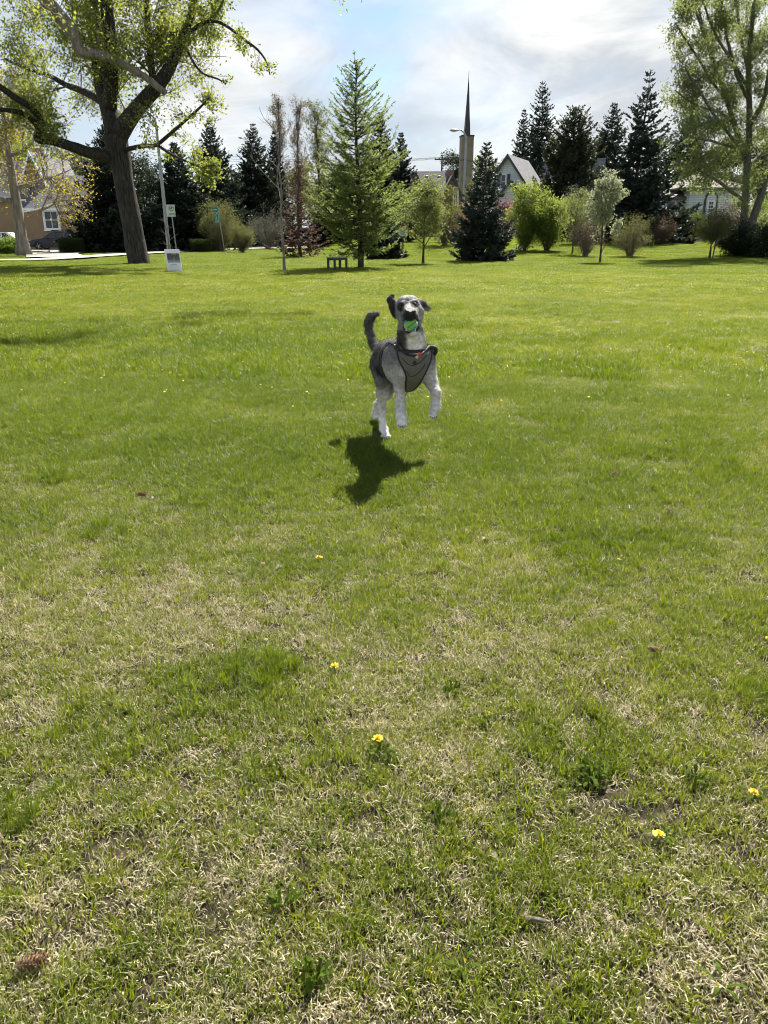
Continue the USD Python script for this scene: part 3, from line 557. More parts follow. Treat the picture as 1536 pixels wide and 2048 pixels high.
# leafy shoots on old wood
for nm in ("left_up", "centre_up", "right_up"): cr.sprout(limbs[nm][0], 0.008, 0, 0.9, 34, 0.05, 0.9, 0.2, 9, 0.003, 0.12)
tm = rough_tube(*trunk, 16, 1, 0.13); rel = lambda m: (m.get()[0] - g0, m.get()[1])
obj("trunk", rel(tm), "bark_grey", poplar, smooth=True)
for k, (nm, (line, rad)) in enumerate(limbs.items()): obj("limb", rel(rough_tube(line, rad, 10, 2 + k)), "bark_grey", poplar, smooth=True)
obj("dead_limb", rel(rough_tube(*dead, 12, 60, 0.14)), "bark_pale", poplar, smooth=True, label="pale bare broken limb crossing in front of the trunk")
obj("twigs", rel(cr.tw), "twig", poplar)
lp = clumped(cr.points(), 1.1, 0.37, 4); obj("crown", (leaves(lp, 0.125, rng, droop=0.5)[0] - g0, leaves(lp[:1], 0.1, rng)[1] if False else np.concatenate([np.arange(len(lp))[:, None] * 4 + [0, 1, 2], np.arange(len(lp))[:, None] * 4 + [0, 2, 3]])), "leaf_poplar", poplar)

# ---- a general broad-leaved tree
def broadleaf(name, label, px, d, h, spread, leaf_m, seed, trunk_h=0.3, trunk_r=0.15, nl=7, size=0.08, leaf=8, bark_m="bark_grey", twig_m="twig", up=0.5, levels=1, kids=12, L=None, lean=(0, 0), group=None, droop=0.0, jitter=0.13, base=None, forks=1, wander=0.10, cat="tree", t0=0.25, narrow=1.0):
    rng = np.random.default_rng(7000 + seed); g = ground(px, d) if base is None else np.asarray(base, float)
    t = thing(name, label, cat, g, group=group); cr = Crown(rng)
    top = np.array([lean[0] * h, lean[1] * h, h * 0.93]); n = 9; s = np.linspace(0, 1, n)[:, None]
    main = np.array([0, 0, -0.1]) * (1 - s) + top * s + np.cumsum(rng.normal(0, 0.012 * h, (n, 3)), 0) * [1, 1, 0] * s; rad = trunk_r * (1 - 0.9 * s[:, 0]) + 0.006; rad[0] *= 1.35
    main = smooth_line(np.column_stack([main, rad]), 3); obj("trunk", rough_tube(main[:, :3], main[:, 3], 9, seed, 0.08), bark_m, t, smooth=True)
    for k in range(nl):
        u = trunk_h + (0.92 - trunk_h) * (k / max(1, nl - 1)) ** 0.9; p, _ = along(main[:, :3], np.array([u])); a = 2.4 * k + rng.normal(0, 0.4) + seed
        ln = spread * (1.1 - 0.62 * u) * rng.uniform(0.8, 1.15); q = polyline(p[0], [math.cos(a) * narrow, math.sin(a) * narrow, up], ln, 7, rng, wander, 0.05 if up > 0 else -0.02)
        r = trunk_r * (0.50 - 0.32 * u); obj("limb", MB().tube(q, np.linspace(r, 0.007, 8), 6), bark_m, t, smooth=True)
        cr.sprout(q, max(0.005, r * 0.28), levels, L or spread * 0.42, kids, t0, 0.65, up * 0.4, leaf, 0.0035, jitter, droop)
    cr.sprout(main[len(main) // 2:, :3], 0.012, levels, (L or spread * 0.42) * 0.7, kids, 0.2, 0.6, up * 0.5, leaf, 0.0035, jitter, droop)
    obj("twigs", cr.tw, twig_m, t)
    if leaf: p = clumped(cr.points(), 1.6 if h > 6 else 3.0, 0.42, seed); p = p[p[:, 2] > 0.25]; obj("crown", leaves(p, size, rng, droop=0.3), leaf_m, t)
    return t
broadleaf("budding_tree", "slim leaning tree with yellow budding drooping twigs in front of the ochre house", 45, 53, 10.5, 5.6, "leaf_bud", 1, 0.26, 0.42, 11, 0.12, 6, "bark_pale", "twig", 0.14, 1, 15, 2.3, (-0.03, 0), droop=0.09, jitter=0.22)
# ---- the tree whose limbs hang over the lawn from beyond the left edge
ov = broadleaf("overhanging_tree", "tree just outside the left edge whose leafy boughs reach into the top corner", 0, 18, 12.5, 7.6, "leaf_poplar", 2, 0.36, 0.26, 9, 0.085, 8, "bark_grey", "twig", 0.30, 1, 14, 2.4, (0.02, -0.02), base=(-10.6, 16.6, 0))
_o = np.array([-10.6, 16.6, 0.0]); rng = np.random.default_rng(8); cr = Crown(rng); ov_mb = []
for pts in ([(-10.6, 16.6, 4.4, .13), (-8.5, 16.9, 5.7, .11), (-6.2, 17.0, 6.5, .09), (-3.9, 17.2, 6.9, .07), (-1.6, 17.5, 6.8, .045), (0.3, 17.8, 6.2, .02)], [(-7.0, 17.0, 6.3, .07), (-5.2, 15.9, 7.0, .05), (-3.2, 15.4, 7.3, .03), (-1.6, 15.2, 7.2, .015)]):
    q = smooth_line(pts, 3); obj("limb", MB().tube(q[:, :3] - _o, q[:, 3], 7), "bark_grey", ov, smooth=True); cr.sprout(q[:, :3], 0.010, 1, 1.25, 17, 0.2, 0.7, 0.1, 14, 0.0035, 0.14, 0.08)
obj("twigs", (cr.tw.get()[0] - _o, cr.tw.get()[1]), "twig", ov); v, f = leaves(cr.points(), 0.085, rng, droop=.4); obj("crown", (v - _o, f), "leaf_poplar", ov)

# ---- conifers of the far edge (base column, distance, height, half width)
S = lambda py, d, z0=0.0: zat(py, d) - z0      # the height of a top seen at row py
conifer("larch_tree", "airy fresh green larch standing just right of the black bench", 718, 31.6, S(120, 31.6), 2.2, "needle_larch", 1, 44, 0.03, 0.12, 0.10, 1.8, 0.12, "bark_grey", 0.60, ragged=0.26, spray=0.56, nb=10, thick=0.6, wild=0.20, skirt=0.5)
conifer("young_spruce", "young blue green spruce with dense skirt in front of the street lamp", 965, 40.5, S(283, 40.5), 1.55, "needle_blue", 2, 24, -0.05, 0.22, 0.05, 1.35, 0.07, ragged=0.2, nb=10)
conifer("dead_spruce", "thin rust brown dying spruce between the bare sapling and the larch", 600, 47.5, 5.3, 1.75, "needle_rust", 3, 19, -0.03, 0.10, 0.06, 0.62, 0.10, ragged=0.3, spray=0.7)
def far_spruce(label, px, d, py, wpx, mat="needle_dark", seed=0, **k):
    z0 = float(ground(px, d)[2]); return conifer("spruce_tree", label, px, d, S(py, d, z0), 1.22 * wpx * d / 1632.0, mat, seed, **{**dict(whorls=38, nb=12, thick=1.6, spray=1.25, power=0.85, droop=-0.16, tip_up=0.2, ragged=0.2), **k})
far_spruce("broad dark spruce directly behind the leaning poplar trunk with drooping low skirt", 236, 63, 250, 85, seed=11, droop=-0.16)
far_spruce("dark spruce behind the lawn notice and the leash sign", 365, 66, 285, 66, seed=12)
far_spruce("pointed dark spruce above the large round shrub left of the centre", 437, 84, 238, 62, seed=13, gap=0.1)
far_spruce("tall dense dark spruce left of the bare sapling crown", 518, 92, 247, 62, seed=14)
far_spruce("slim dark spruce squeezed beside the tall dense one", 556, 96, 258, 30, seed=15)
far_spruce("dark spruce mostly hidden behind the right side of the larch", 758, 78, 222, 45, seed=16)
far_spruce("small pointed spruce left of the dark roofed house", 800, 90, 265, 40, seed=17)
far_spruce("tallest dark spruce behind the white gabled house", 1068, 108, 160, 60, "needle_blue", seed=18, ragged=0.28)
far_spruce("leaner spruce on the left shoulder of the tallest one", 1036, 112, 215, 40, "needle_blue", seed=19)
far_spruce("olive dark fir right of the white gabled house with red brown tip", 1133, 76, 215, 62, "needle_olive", seed=20, droop=0.0, tip_up=0.3, power=0.6, ragged=0.3)
far_spruce("grey green spruce behind the white blossoming pear", 1203, 92, 203, 62, "needle_blue", seed=21, ragged=0.3)
far_spruce("big ragged spruce with long level boughs left of the bungalow", 1262, 62, 140, 104, "needle_blue", seed=22, droop=-0.14, ragged=0.36, whorls=26, tip_up=0.18, slim_top=0.1, power=1.15)
far_spruce("dark spruce showing through the left side of the big ash", 1352, 88, 190, 60, "needle_dark", seed=23)
far_spruce("dark spruce low behind the larch on its left", 690, 72, 330, 60, seed=24)
far_spruce("small blue spruce under the right skirt of the larch", 765, 44, 420, 38, "needle_blue", seed=25, whorls=16)

# ---- broad-leaved trees and shrubs of the far edge
def T_(px, d, py): return S(py, d, float(ground(px, d)[2]))
broadleaf("bare_sapling", "thin pale leafless sapling left of the bench", 567, 28.8, 5.0, 2.2, "leaf_bud", 5, 0.42, 0.044, 8, 0.05, 0, "bark_birch", "bark_birch", 1.0, 0, 6, 0.7, (-0.02, 0.01), t0=0.35)
for k, (px, py, d, w) in enumerate(((565, 188, 98, 3.0), (602, 196, 100, 3.2), (640, 212, 97, 3.0))):
    broadleaf("tall_poplar", ("tall narrow half bare brownish poplar left of the dying spruce", "tall narrow reddish bare poplar above the dying spruce", "shorter greenish tall poplar next to the larch")[k], px, d, T_(px, d, py), w, ("leaf_sparse", "leaf_sparse", "leaf_dull")[k], 20 + k, 0.12, 0.22, 16, 0.16, (4, 3, 7)[k], "bark_brown", "twig", 2.6, 1, 10, 1.6, narrow=0.8, t0=0.1)
broadleaf("young_pear_tree", "small round headed pear tree with pale green leaves right of the larch", 847, 36.2, T_(847, 36, 358) * 0.87, 1.65, "leaf_pear", 30, 0.20, 0.055, 14, 0.075, 13, "bark_brown", "twig", 0.95, 1, 9, 0.75, t0=0.2, jitter=0.09)
broadleaf("blossoming_pear", "slender young pear tree covered in white blossom", 1203, 38.0, T_(1203, 38, 348) * 0.90, 1.75, "leaf_blossom", 31, 0.16, 0.045, 13, 0.095, 12, "bark_brown", "twig", 1.6, 1, 8, 0.55, t0=0.2, jitter=0.07)
shrub("bright_shrub", "tall lime green leafy shrub tree right of the young spruce", 1050, 51, T_(1050, 51, 360), 1.1, "leaf_lime", "twig_dark", 14, 5200, 0.085, 40, sub=8, jitter=0.14, low=0.2)
shrub("bright_shrub", "shorter lime green leafy shrub tree left of the slim ash sapling", 1095, 51, T_(1095, 51, 385), 1.25, "leaf_lime", "twig_dark", 14, 5200, 0.085, 41, sub=8, jitter=0.14, low=0.2)
broadleaf("slim_sapling", "slim grey green sapling between the lime shrub and the blossoming pear", 1146, 48, T_(1146, 48, 395), 1.5, "leaf_pear", 42, 0.25, 0.05, 9, 0.07, 8, "bark_brown", "twig", 0.8, 1, 8, 0.7)
shrub("twiggy_shrub", "purple brown twiggy shrub left of the blossoming pear", 1172, 46, T_(1172, 46, 432), 0.95, "leaf_brown", "twig", 34, 1500, 0.05, 43, sub=7, fill=0.3)
shrub("twiggy_shrub", "olive brown vase shaped shrub right of the blossoming pear", 1262, 45.5, T_(1262, 45.5, 428), 1.15, "leaf_dull", "twig", 34, 2600, 0.05, 44, sub=7, flare=0.9, fill=0.3)
shrub("round_shrub", "large vase shaped yellowish green shrub behind the green route sign", 441, 64, T_(441, 64, 394), 1.75, "leaf_dull", "twig", 40, 5200, 0.06, 45, sub=8)
shrub("round_shrub", "small rounded yellowish green shrub right of the green route sign", 484, 60, T_(484, 60, 446), 0.95, "leaf_dull", "twig", 26, 3600, 0.055, 46, sub=8)
shrub("grey_shrub", "silvery grey leafless looking shrub behind the bare sapling", 537, 74, T_(537, 74, 408), 1.9, "leaf_grey", "twig", 30, 3000, 0.06, 47, sub=8, fill=0.3)
shrub("pink_shrub", "pink flowering shrub showing left of the young spruce", 932, 58, T_(932, 58, 402), 1.1, "leaf_pink", "twig", 18, 2200, 0.06, 48, sub=6)
shrub("pink_shrub", "pink flowering shrub showing right of the young spruce", 1006, 58, T_(1006, 58, 385), 1.0, "leaf_pink", "twig", 18, 2200, 0.06, 49, sub=6)
shrub("brown_shrub", "olive brown bushy shrub behind the young pear tree", 888, 56, T_(888, 56, 375), 1.5, "leaf_dull", "twig", 22, 3600, 0.07, 50, sub=8)
shrub("dark_shrub", "low dark shrub behind the street lamp foot", 905, 62, T_(905, 62, 430), 1.6, "leaf_brown", "twig_dark", 22, 3600, 0.07, 51, sub=8, fill=0.3)
shrub("dark_shrub", "dark leafy shrub behind the wooden notice post", 818, 62, T_(818, 62, 420), 1.6, "leaf_dark", "twig_dark", 22, 4200, 0.08, 52, sub=8)
shrub("dark_shrub", "dark shrub under the olive fir beside the lime shrubs", 1120, 64, T_(1120, 64, 400), 1.7, "leaf_dark", "twig_dark", 22, 4200, 0.08, 53, sub=8)
shrub("grey_shrub", "pale grey green shrub under the olive fir", 1150, 58, T_(1150, 58, 368), 1.3, "leaf_grey", "twig", 20, 3000, 0.07, 54, sub=8)
shrub("dark_shrub", "tangled dark shrub at the foot of the ragged spruce", 1318, 57, T_(1318, 57, 432), 1.1, "leaf_brown", "twig_dark", 22, 2200, 0.06, 55, sub=7, fill=0.3)
shrub("juniper_bush", "domed dark green bush below the bungalow's front windows", 1368, 66, T_(1368, 66, 420), 1.9, "leaf_hedge", "twig_dark", 26, 6500, 0.08, 56, sub=9)
shrub("young_maple", "small round headed sapling tied between two stakes near the bungalow steps", 1424, 44.5, T_(1424, 44.5, 412), 1.0, "leaf_dull", "twig", 18, 3200, 0.06, 57, sub=7, trunk=(0.75, 0.035), cat="tree", fill=0.4)
shrub("dark_bush", "dark low bush at the foot of the big ash", 1478, 46, T_(1478, 46, 448), 1.45, "leaf_dark", "twig_dark", 30, 6000, 0.08, 58, sub=9)
shrub("dark_bush", "dark low bush against the right edge of the view", 1525, 45, T_(1525, 45, 455), 1.3, "leaf_dark", "twig_dark", 30, 5200, 0.08, 59, sub=9)
shrub("yellow_green_shrub", "yellow green shrub behind the ash at the right edge", 1525, 58, T_(1525, 58, 395), 1.7, "leaf_low", "twig", 22, 4200, 0.08, 60, sub=8)
shrub("brown_shrub", "reddish brown shrub behind the staked sapling", 1470, 56, T_(1470, 56, 392), 1.6, "leaf_brown", "twig", 22, 3200, 0.07, 61, sub=8, fill=0.3)
shrub("leafy_plant", "bright green leafy plants at the left edge before the parked white car", 18, 56, 1.0, 1.1, "leaf_low", "twig", 22, 2600, 0.09, 62, sub=6, cat="plant")
shrub("leafy_plant", "low bright green plants behind the dark wagon's tail", 190, 66, 0.75, 1.7, "leaf_low", "twig", 24, 2600, 0.09, 63, sub=6, cat="plant", ry=0.6)
shrub("dark_shrub", "dark shrub between the big poplar trunk and the lawn notice", 310, 72, T_(310, 72, 455), 1.6, "leaf_dark", "twig_dark", 20, 3000, 0.08, 64, sub=7)
hedge_block("square clipped hedge in front of the dark wagon", 142, 58.5, 1.75, 1.1, 1.02, 1)
hedge_block("square clipped hedge standing alone below the large round shrub", 402, 62, 1.45, 1.0, 0.92, 2)
# ---- the dense far edge behind the houses: each crown a tree of its own
for k, (px, d, py, sp, m) in enumerate(((100, 108, 300, 6, "leaf_low"), (200, 104, 320, 6, "leaf_dull"), (300, 110, 330, 6, "leaf_dark"), (480, 112, 350, 6, "leaf_dark"), (600, 125, 350, 6, "leaf_dull"), (690, 122, 345, 6, "leaf_dull"), (780, 125, 352, 6, "leaf_dark"), (905, 160, 300, 5, "leaf_dark"), (985, 130, 330, 5, "leaf_dull"), (1180, 118, 300, 6, "leaf_dark"), (1310, 116, 300, 7, "leaf_dark"), (1400, 112, 300, 7, "leaf_dull"), (1480, 110, 290, 7, "leaf_dark"), (1560, 106, 280, 7, "leaf_dull"), (20, 112, 250, 7, "leaf_low"), (-60, 100, 230, 7, "leaf_low"))):
    broadleaf("background_tree", ("green tree far behind the ochre house roof", "olive tree between the house and the dark spruce", "dark tree behind the poplar trunk", "dark tree between the two pointed spruces left of the centre", "olive tree far behind the dying spruce", "olive tree far behind the larch's left side", "dark tree behind the larch's right side", "dark tree beside the church tower", "olive tree between the tower and the white gable", "dark tree behind the olive fir", "dark tree behind the ragged spruce", "olive tree above the bungalow roof", "dark tree behind the ash trunks", "olive tree behind the right edge of the ash", "green tree behind the budding tree", "green tree at the far left edge")[k],
        px, d, T_(px, d, py), sp, m, 100 + k, 0.15, 0.25, 10, 0.26, 12, "bark_brown", "twig_dark", 0.45, 1, 12, 2.0, jitter=0.35, t0=0.1)

# ---- the big many-stemmed ash on the right
D1 = 48.0; g1 = ground(1478, D1); ash = thing("ash_tree", "huge many stemmed pale green ash filling the right edge of the view", "tree", g1); rng = np.random.default_rng(77); cr = Crown(rng)
A_ = lambda pts: limb_line([(p[0], p[1], p[2] * 0.8, p[3]) for p in pts], D1)
al = [A_([(1480, 520, 26, 0), (1482, 488, 19, 0), (1488, 430, 17, 0), (1492, 380, 16, 0), (1495, 320, 15, 0), (1498, 270, 14, 0), (1499, 220, 13, 0), (1497, 160, 11, .3), (1500, 90, 9, .5), (1508, 10, 8, 1), (1512, -90, 5, 1.5)]),
      A_([(1488, 512, 22, .2), (1497, 470, 19, .2), (1508, 432, 17, .2), (1522, 390, 16, 0), (1534, 345, 14, -.3), (1550, 290, 12, -.6), (1568, 200, 10, -1), (1590, 80, 8, -1.5), (1600, -60, 5, -2)]),
      A_([(1491, 320, 12, 0), (1480, 285, 11, .3), (1466, 240, 10, .6), (1450, 190, 9, 1), (1432, 140, 8, 1.4), (1415, 90, 6, 1.8), (1400, 30, 5, 2.2), (1390, -30, 3, 2.5)]),
      A_([(1494, 260, 10, 0), (1515, 225, 10, -.6), (1530, 190, 9, -1), (1540, 130, 8, -1.4), (1556, 50, 6, -1.8), (1560, -40, 4, -2)]),
      A_([(1489, 400, 9, 0), (1465, 385, 8, -.8), (1440, 365, 7, -1.6), (1415, 350, 5, -2.4), (1395, 340, 3, -3)]),
      A_([(1497, 200, 8, 0), (1478, 160, 8, -.8), (1462, 110, 7, -1.5), (1450, 50, 5, -2.1), (1440, -20, 3, -2.6)]),
      A_([(1484, 300, 8, 0), (1455, 265, 7, -.6), (1425, 225, 6, -1.2), (1398, 180, 5, -1.8), (1372, 140, 3, -2.2)]),
      A_([(1470, 250, 6, .5), (1440, 225, 6, .2), (1405, 215, 5, -.2), (1375, 200, 4, -.6), (1350, 180, 2, -1)]),
      A_([(1452, 195, 6, 1), (1425, 165, 5.5, .6), (1398, 120, 5, .2), (1372, 80, 4, -.3), (1350, 45, 2.5, -.6)]),
      A_([(1433, 142, 6, 1.4), (1418, 95, 5.5, .9), (1398, 40, 5, .4), (1380, -10, 4, 0), (1370, -60, 2.5, -.4)]),
      A_([(1497, 180, 7, .3), (1470, 130, 6, -1.2), (1440, 85, 5, -2.2), (1415, 30, 4, -3), (1400, -30, 2.5, -3.6)]),
      A_([(1484, 300, 6, 0), (1450, 290, 5.5, -1), (1415, 280, 5, -2), (1385, 275, 3, -2.8), (1362, 262, 2, -3.2)]),
      A_([(1500, 330, 9, .2), (1520, 310, 8, 1), (1545, 280, 7, 1.8), (1570, 230, 5, 2.4)]),
      A_([(1498, 150, 8, .3), (1485, 90, 7, 1.2), (1476, 30, 6, 2), (1470, -50, 4, 2.6)])]
for line, rad in al[1:]: cr.sprout(line, 0.010, 1, 1.7, 22, 0.10, 0.7, 0.25, 15, 0.003, 0.13)
cr.sprout(al[0][0], 0.011, 1, 1.8, 26, 0.30, 0.7, 0.25, 15, 0.003, 0.13)
rel1 = lambda m: (m.get()[0] - g1, m.get()[1])
obj("trunk", rel1(rough_tube(*al[0], 12, 5)), "bark_ash", ash, smooth=True)
for k, (line, rad) in enumerate(al[1:]): obj("limb", rel1(rough_tube(line, rad, 8, 70 + k)), "bark_ash", ash, smooth=True)
obj("twigs", rel1(cr.tw), "twig", ash); v, f = leaves(clumped(cr.points(), 1.3, 0.45, 5), 0.125, rng, droop=0.4); obj("crown", (v - g1, f), "leaf_ash", ash)
# ------------------------------------------------------------------ houses, church
def pl(t, name, mb, mat, **k): return obj(name, mb, mat, t, **k)
def window(t, x0, x1, z0, z1, y, cols=2, rows=2, frame=0.12, mat="white_paint", bars=0.05, out=-1):
    """a window in a wall facing -y at y (local): frame with sill, panes, glazing bars"""
    f = MB(); yo, yi = y - 0.07, y + 0.02
    f.box([x0 - frame, yo, z0 - frame], [x1 + frame, yi, z0]); f.box([x0 - frame, yo, z1], [x1 + frame, yi, z1 + frame])
    f.box([x0 - frame, yo, z0], [x0, yi, z1]); f.box([x1, yo, z0], [x1 + frame, yi, z1])
    w = pl(t, "window", f, mat)
    pl(t, "sill", MB().box([x0 - frame - 0.05, y - 0.14, z0 - frame - 0.06], [x1 + frame + 0.05, yi, z0 - frame]), mat)
    xs, zs = np.linspace(x0, x1, cols + 1), np.linspace(z0, z1, rows + 1)
    for i in range(cols):
        for k in range(rows): obj("pane", MB().box([xs[i], y - 0.015, zs[k]], [xs[i + 1], y - 0.004, zs[k + 1]]), "pane", w)
    b = MB()
    for x in xs[1:-1]: b.box([x - bars / 2, y - 0.05, z0], [x + bars / 2, y - 0.018, z1])
    for z in zs[1:-1]: b.box([x0, y - 0.046, z - bars / 2], [x1, y - 0.02, z + bars / 2])
    if b.n: obj("glazing_bars", b, mat, w)
def gable_block(t, x0, x1, y0, y1, eave, ridge, wall, roof, axis="x", over=0.35, z0=-0.4, trim="white_paint", thick=0.16, fascia=True):
    """walls and a gabled roof; the ridge runs along axis"""
    if axis == "y":
        c = (x0 + x1) / 2; prof = [(x0, z0), (x1, z0), (x1, eave), (c, ridge), (x0, eave)]; pl(t, "wall", MB().poly(prof, y0, y1, "xz"), wall)
        s = (ridge - eave) / (x1 - c); r = MB(); e = over * s
        for sg, xe in ((-1, x0 - over), (1, x1 + over)):
            pts = [(xe, eave - e + 0.02), (c, ridge + 0.02), (c, ridge + 0.02 + thick), (xe, eave - e + 0.02 + thick)]; r.poly(pts, y0 - over, y1 + over, "xz")
        pl(t, "roof", r, roof)
        if fascia:
            for sg, xe in ((-1, x0 - over - 0.02), (1, x1 + over + 0.02)):
                pts = [(xe, eave - e - 0.17), (c, ridge - 0.17), (c, ridge + thick + 0.05), (xe, eave - e + thick + 0.05)]; pl(t, "barge_board", MB().poly(pts, y0 - over - 0.09, y0 - over - 0.003, "xz"), trim)
    else:
        c = (y0 + y1) / 2; prof = [(y0, z0), (y1, z0), (y1, eave), (c, ridge), (y0, eave)]; pl(t, "wall", MB().poly(prof, x0, x1, "yz"), wall)
        s = (ridge - eave) / (y1 - c); r = MB(); e = over * s
        for ye in (y0 - over, y1 + over):
            pts = [(ye, eave - e + 0.02), (c, ridge + 0.02), (c, ridge + 0.02 + thick), (ye, eave - e + 0.02 + thick)]; r.poly(pts, x0 - over, x1 + over, "yz")
        pl(t, "roof", r, roof)
        if fascia: pl(t, "gutter", MB().box([x0 - over, y0 - over - 0.11, eave - e - 0.05], [x1 + over, y0 - over - 0.004, eave - e + 0.15]), trim)
# ochre stucco house on the left
d = 74.0; k = d / 1632.0; X_ = lambda px: (px - 768) * k; Z_ = lambda py: zat(py, d)
h = thing("stucco_house", "ochre stucco house with grey shingle roof behind the dark wagon", "house", (X_(108), d, 0.0))
ox = X_(108); x_ = lambda px: X_(px) - ox
gable_block(h, x_(51), x_(165), 0.0, 7.0, Z_(414), Z_(350), "stucco", "shingle_grey", "x")
pl(h, "foundation", MB().box([x_(50.5), -0.05, -0.3], [x_(165.5), 0.0, 0.75]), "stucco")
window(h, x_(97), x_(121), Z_(456), Z_(424), 0.0, 2, 2, 0.2)
gable_block(h, x_(22), x_(100), 2.6, 11.0, Z_(400), Z_(301), "stucco", "shingle_grey", "y", 0.3)
gable_block(h, x_(-60), x_(52), 0.9, 8.9, Z_(396), Z_(316), "stucco", "shingle_grey", "x", 0.3)
window(h, x_(38), x_(49), Z_(452), Z_(422), 0.9, 2, 3, 0.2)
gable_block(h, x_(164), x_(206), 2.2, 8.0, Z_(410), Z_(372), "stucco", "shingle_grey", "x", 0.3)
pl(h, "downspout", MB().box([x_(202), 2.08, 0.0], [x_(204.5), 2.19, Z_(412)]), "white_paint")
pl(h, "corner_trim", MB().box([x_(165), -0.03, 0.0], [x_(165) + 0.1, 0.12, Z_(416)]), "white_paint")
pl(h, "chimney", MB().box([x_(30), 6.5, Z_(330)], [x_(44), 7.6, Z_(280)]), "brick_red")

# brick church tower and steeple
d = 150.0; k = d / 1632.0; g = ground(926.5, d)
c = thing("church_tower", "tan brick church tower carrying a very tall thin dark steeple", "church", g, 0.12)
w = 23 * k / 2; zt = zat(274, d) - g[2]; zs = zat(148, d) - g[2]
pl(c, "tower", MB().box([-w, -w, -0.5], [w, w, zt]), "brick_tan")
pl(c, "coping", MB().box([-w - .08, -w - .08, zt], [w + .08, w + .08, zt + 0.22]), "steeple_metal")
r = 0.50; pl(c, "steeple", MB().add([[-r, -r, zt + .22], [r, -r, zt + .22], [r, r, zt + .22], [-r, r, zt + .22], [0, 0, zs]], [[0, 1, 4], [1, 2, 4], [2, 3, 4], [3, 0, 4], [0, 2, 1], [0, 3, 2]]), "steeple_metal")
pl(c, "finial", MB().tube([[0, 0, zs - 0.8], [0, 0, zs + 0.5]], [0.05, 0.02], 5), "steeple_metal")
gable_block(c, -7.0, 9.5, 2.5, 12.0, 4.6, 7.4, "brick_tan", "shingle_brown", "x", 0.4, trim="slate_trim")
# dark roofed brick house
d = 84.0; k = d / 1632.0; Z_ = lambda py: zat(py, d); g = ground(850, d); ox = g[0]; x_ = lambda px: (px - 768) * k - ox; z_ = lambda py: Z_(py) - g[2]
h = thing("brick_house", "brick house with dark shingle roof and front gable below the church tower", "house", g)
gable_block(h, x_(828), x_(888), 1.5, 9.0, z_(398), z_(338), "brick_red", "shingle_dark", "x", 0.3)
gable_block(h, x_(808), x_(852), 0.0, 6.0, z_(398), z_(345), "brick_red", "shingle_dark", "y", 0.25, trim="slate_trim")
gable_block(h, x_(880), x_(925), 0.4, 7.0, z_(398), z_(352), "brick_red", "shingle_dark", "y", 0.25, trim="slate_trim")
window(h, x_(906), x_(913), z_(408), z_(376), 0.4, 2, 3, 0.12)
window(h, x_(824), x_(836), z_(408), z_(378), 0.0, 2, 2, 0.12)
pl(h, "chimney", MB().box([x_(898), 5.0, z_(370)], [x_(912), 6.2, z_(332)]), "brick_red")
for px in (854, 879):
    m = trimesh.creation.icosphere(2, 0.22); m.apply_scale([1, 1, 0.7]); m.apply_translation([x_(px), 3.1, z_(350) - 0.05 + 0.1]); pl(h, "roof_vent", MB().mesh(m), "metal_grey", smooth=True)
# white gabled house
d = 86.0; k = d / 1632.0; g = ground(1008, d); z_ = lambda py: zat(py, d) - g[2]
h = thing("white_house", "white clapboard house with steep dark trimmed gable and grey roof", "house", g, -0.42)
wd = 2.95; gable_block(h, -wd, wd, 0.0, 8.0, z_(396), z_(312), "siding_white", "shingle_grey", "y", 0.30, trim="slate_trim")
window(h, -1.55, -0.2, z_(377), z_(350), 0.0, 3, 2, 0.10)
for s in (-1.95, 0.0): pl(h, "shutter", MB().box([s - (0 if s < 0 else -0.0), -0.06, z_(379)], [s + 0.30, -0.004, z_(348)]), "slate_trim")
gable_block(h, wd - 0.2, wd + 5.5, 2.5, 9.5, z_(400), z_(316), "siding_white", "shingle_grey", "x", 0.3)
gable_block(h, -0.3, 1.6, -1.4, 0.0 - 0.004, z_(393), z_(366), "siding_white", "shingle_dark", "y", 0.15, trim="slate_trim")
# white house with the steep wall seen between the fir and the ragged spruce
d = 90.0; g = ground(1185, d); z_ = lambda py: zat(py, d) - g[2]
h = thing("tall_white_house", "white gabled house mostly hidden behind the olive fir and the grey green spruce", "house", g, 0.25)
gable_block(h, -4.2, 1.2, 0.0, 7.0, z_(395), z_(318), "siding_white", "shingle_grey", "y", 0.2); window(h, -2.0, -0.8, z_(385), z_(360), 0.0, 2, 2)
# bungalow on the right
d = 71.0; k = d / 1632.0; g = ground(1380, d); ox = g[0]; x_ = lambda px: (px - 768) * k - ox; z_ = lambda py: zat(py, d) - g[2]
h = thing("bungalow", "white sided bungalow with brown hipped roof and arched front door", "house", g)
pl(h, "wall", MB().box([x_(1316), 0.0, -0.3], [x_(1366), 6.0, z_(397)]), "siding_white")
pl(h, "wall", MB().box([x_(1358), -1.2, -0.3], [x_(1456), 5.0, z_(378)]), "siding_white")
pl(h, "foundation", MB().box([x_(1357), -1.26, -0.3], [x_(1457), -1.2, z_(452)]), "foundation")
def hip(t, x0, x1, y0, y1, e, r, inset, mat):
    c = (y0 + y1) / 2; v = [[x0, y0, e], [x1, y0, e], [x1, y1, e], [x0, y1, e], [x0 + inset, c, r], [x1 - inset, c, r], [x0, y0, e - .14], [x1, y0, e - .14], [x1, y1, e - .14], [x0, y1, e - .14]]
    f = [[0, 1, 5], [0, 5, 4], [1, 2, 5], [2, 3, 4], [2, 4, 5], [3, 0, 4], [6, 7, 1], [6, 1, 0], [7, 8, 2], [7, 2, 1], [8, 9, 3], [8, 3, 2], [9, 6, 0], [9, 0, 3], [6, 9, 8], [6, 8, 7]]; pl(t, "roof", MB().add(v, f), mat)
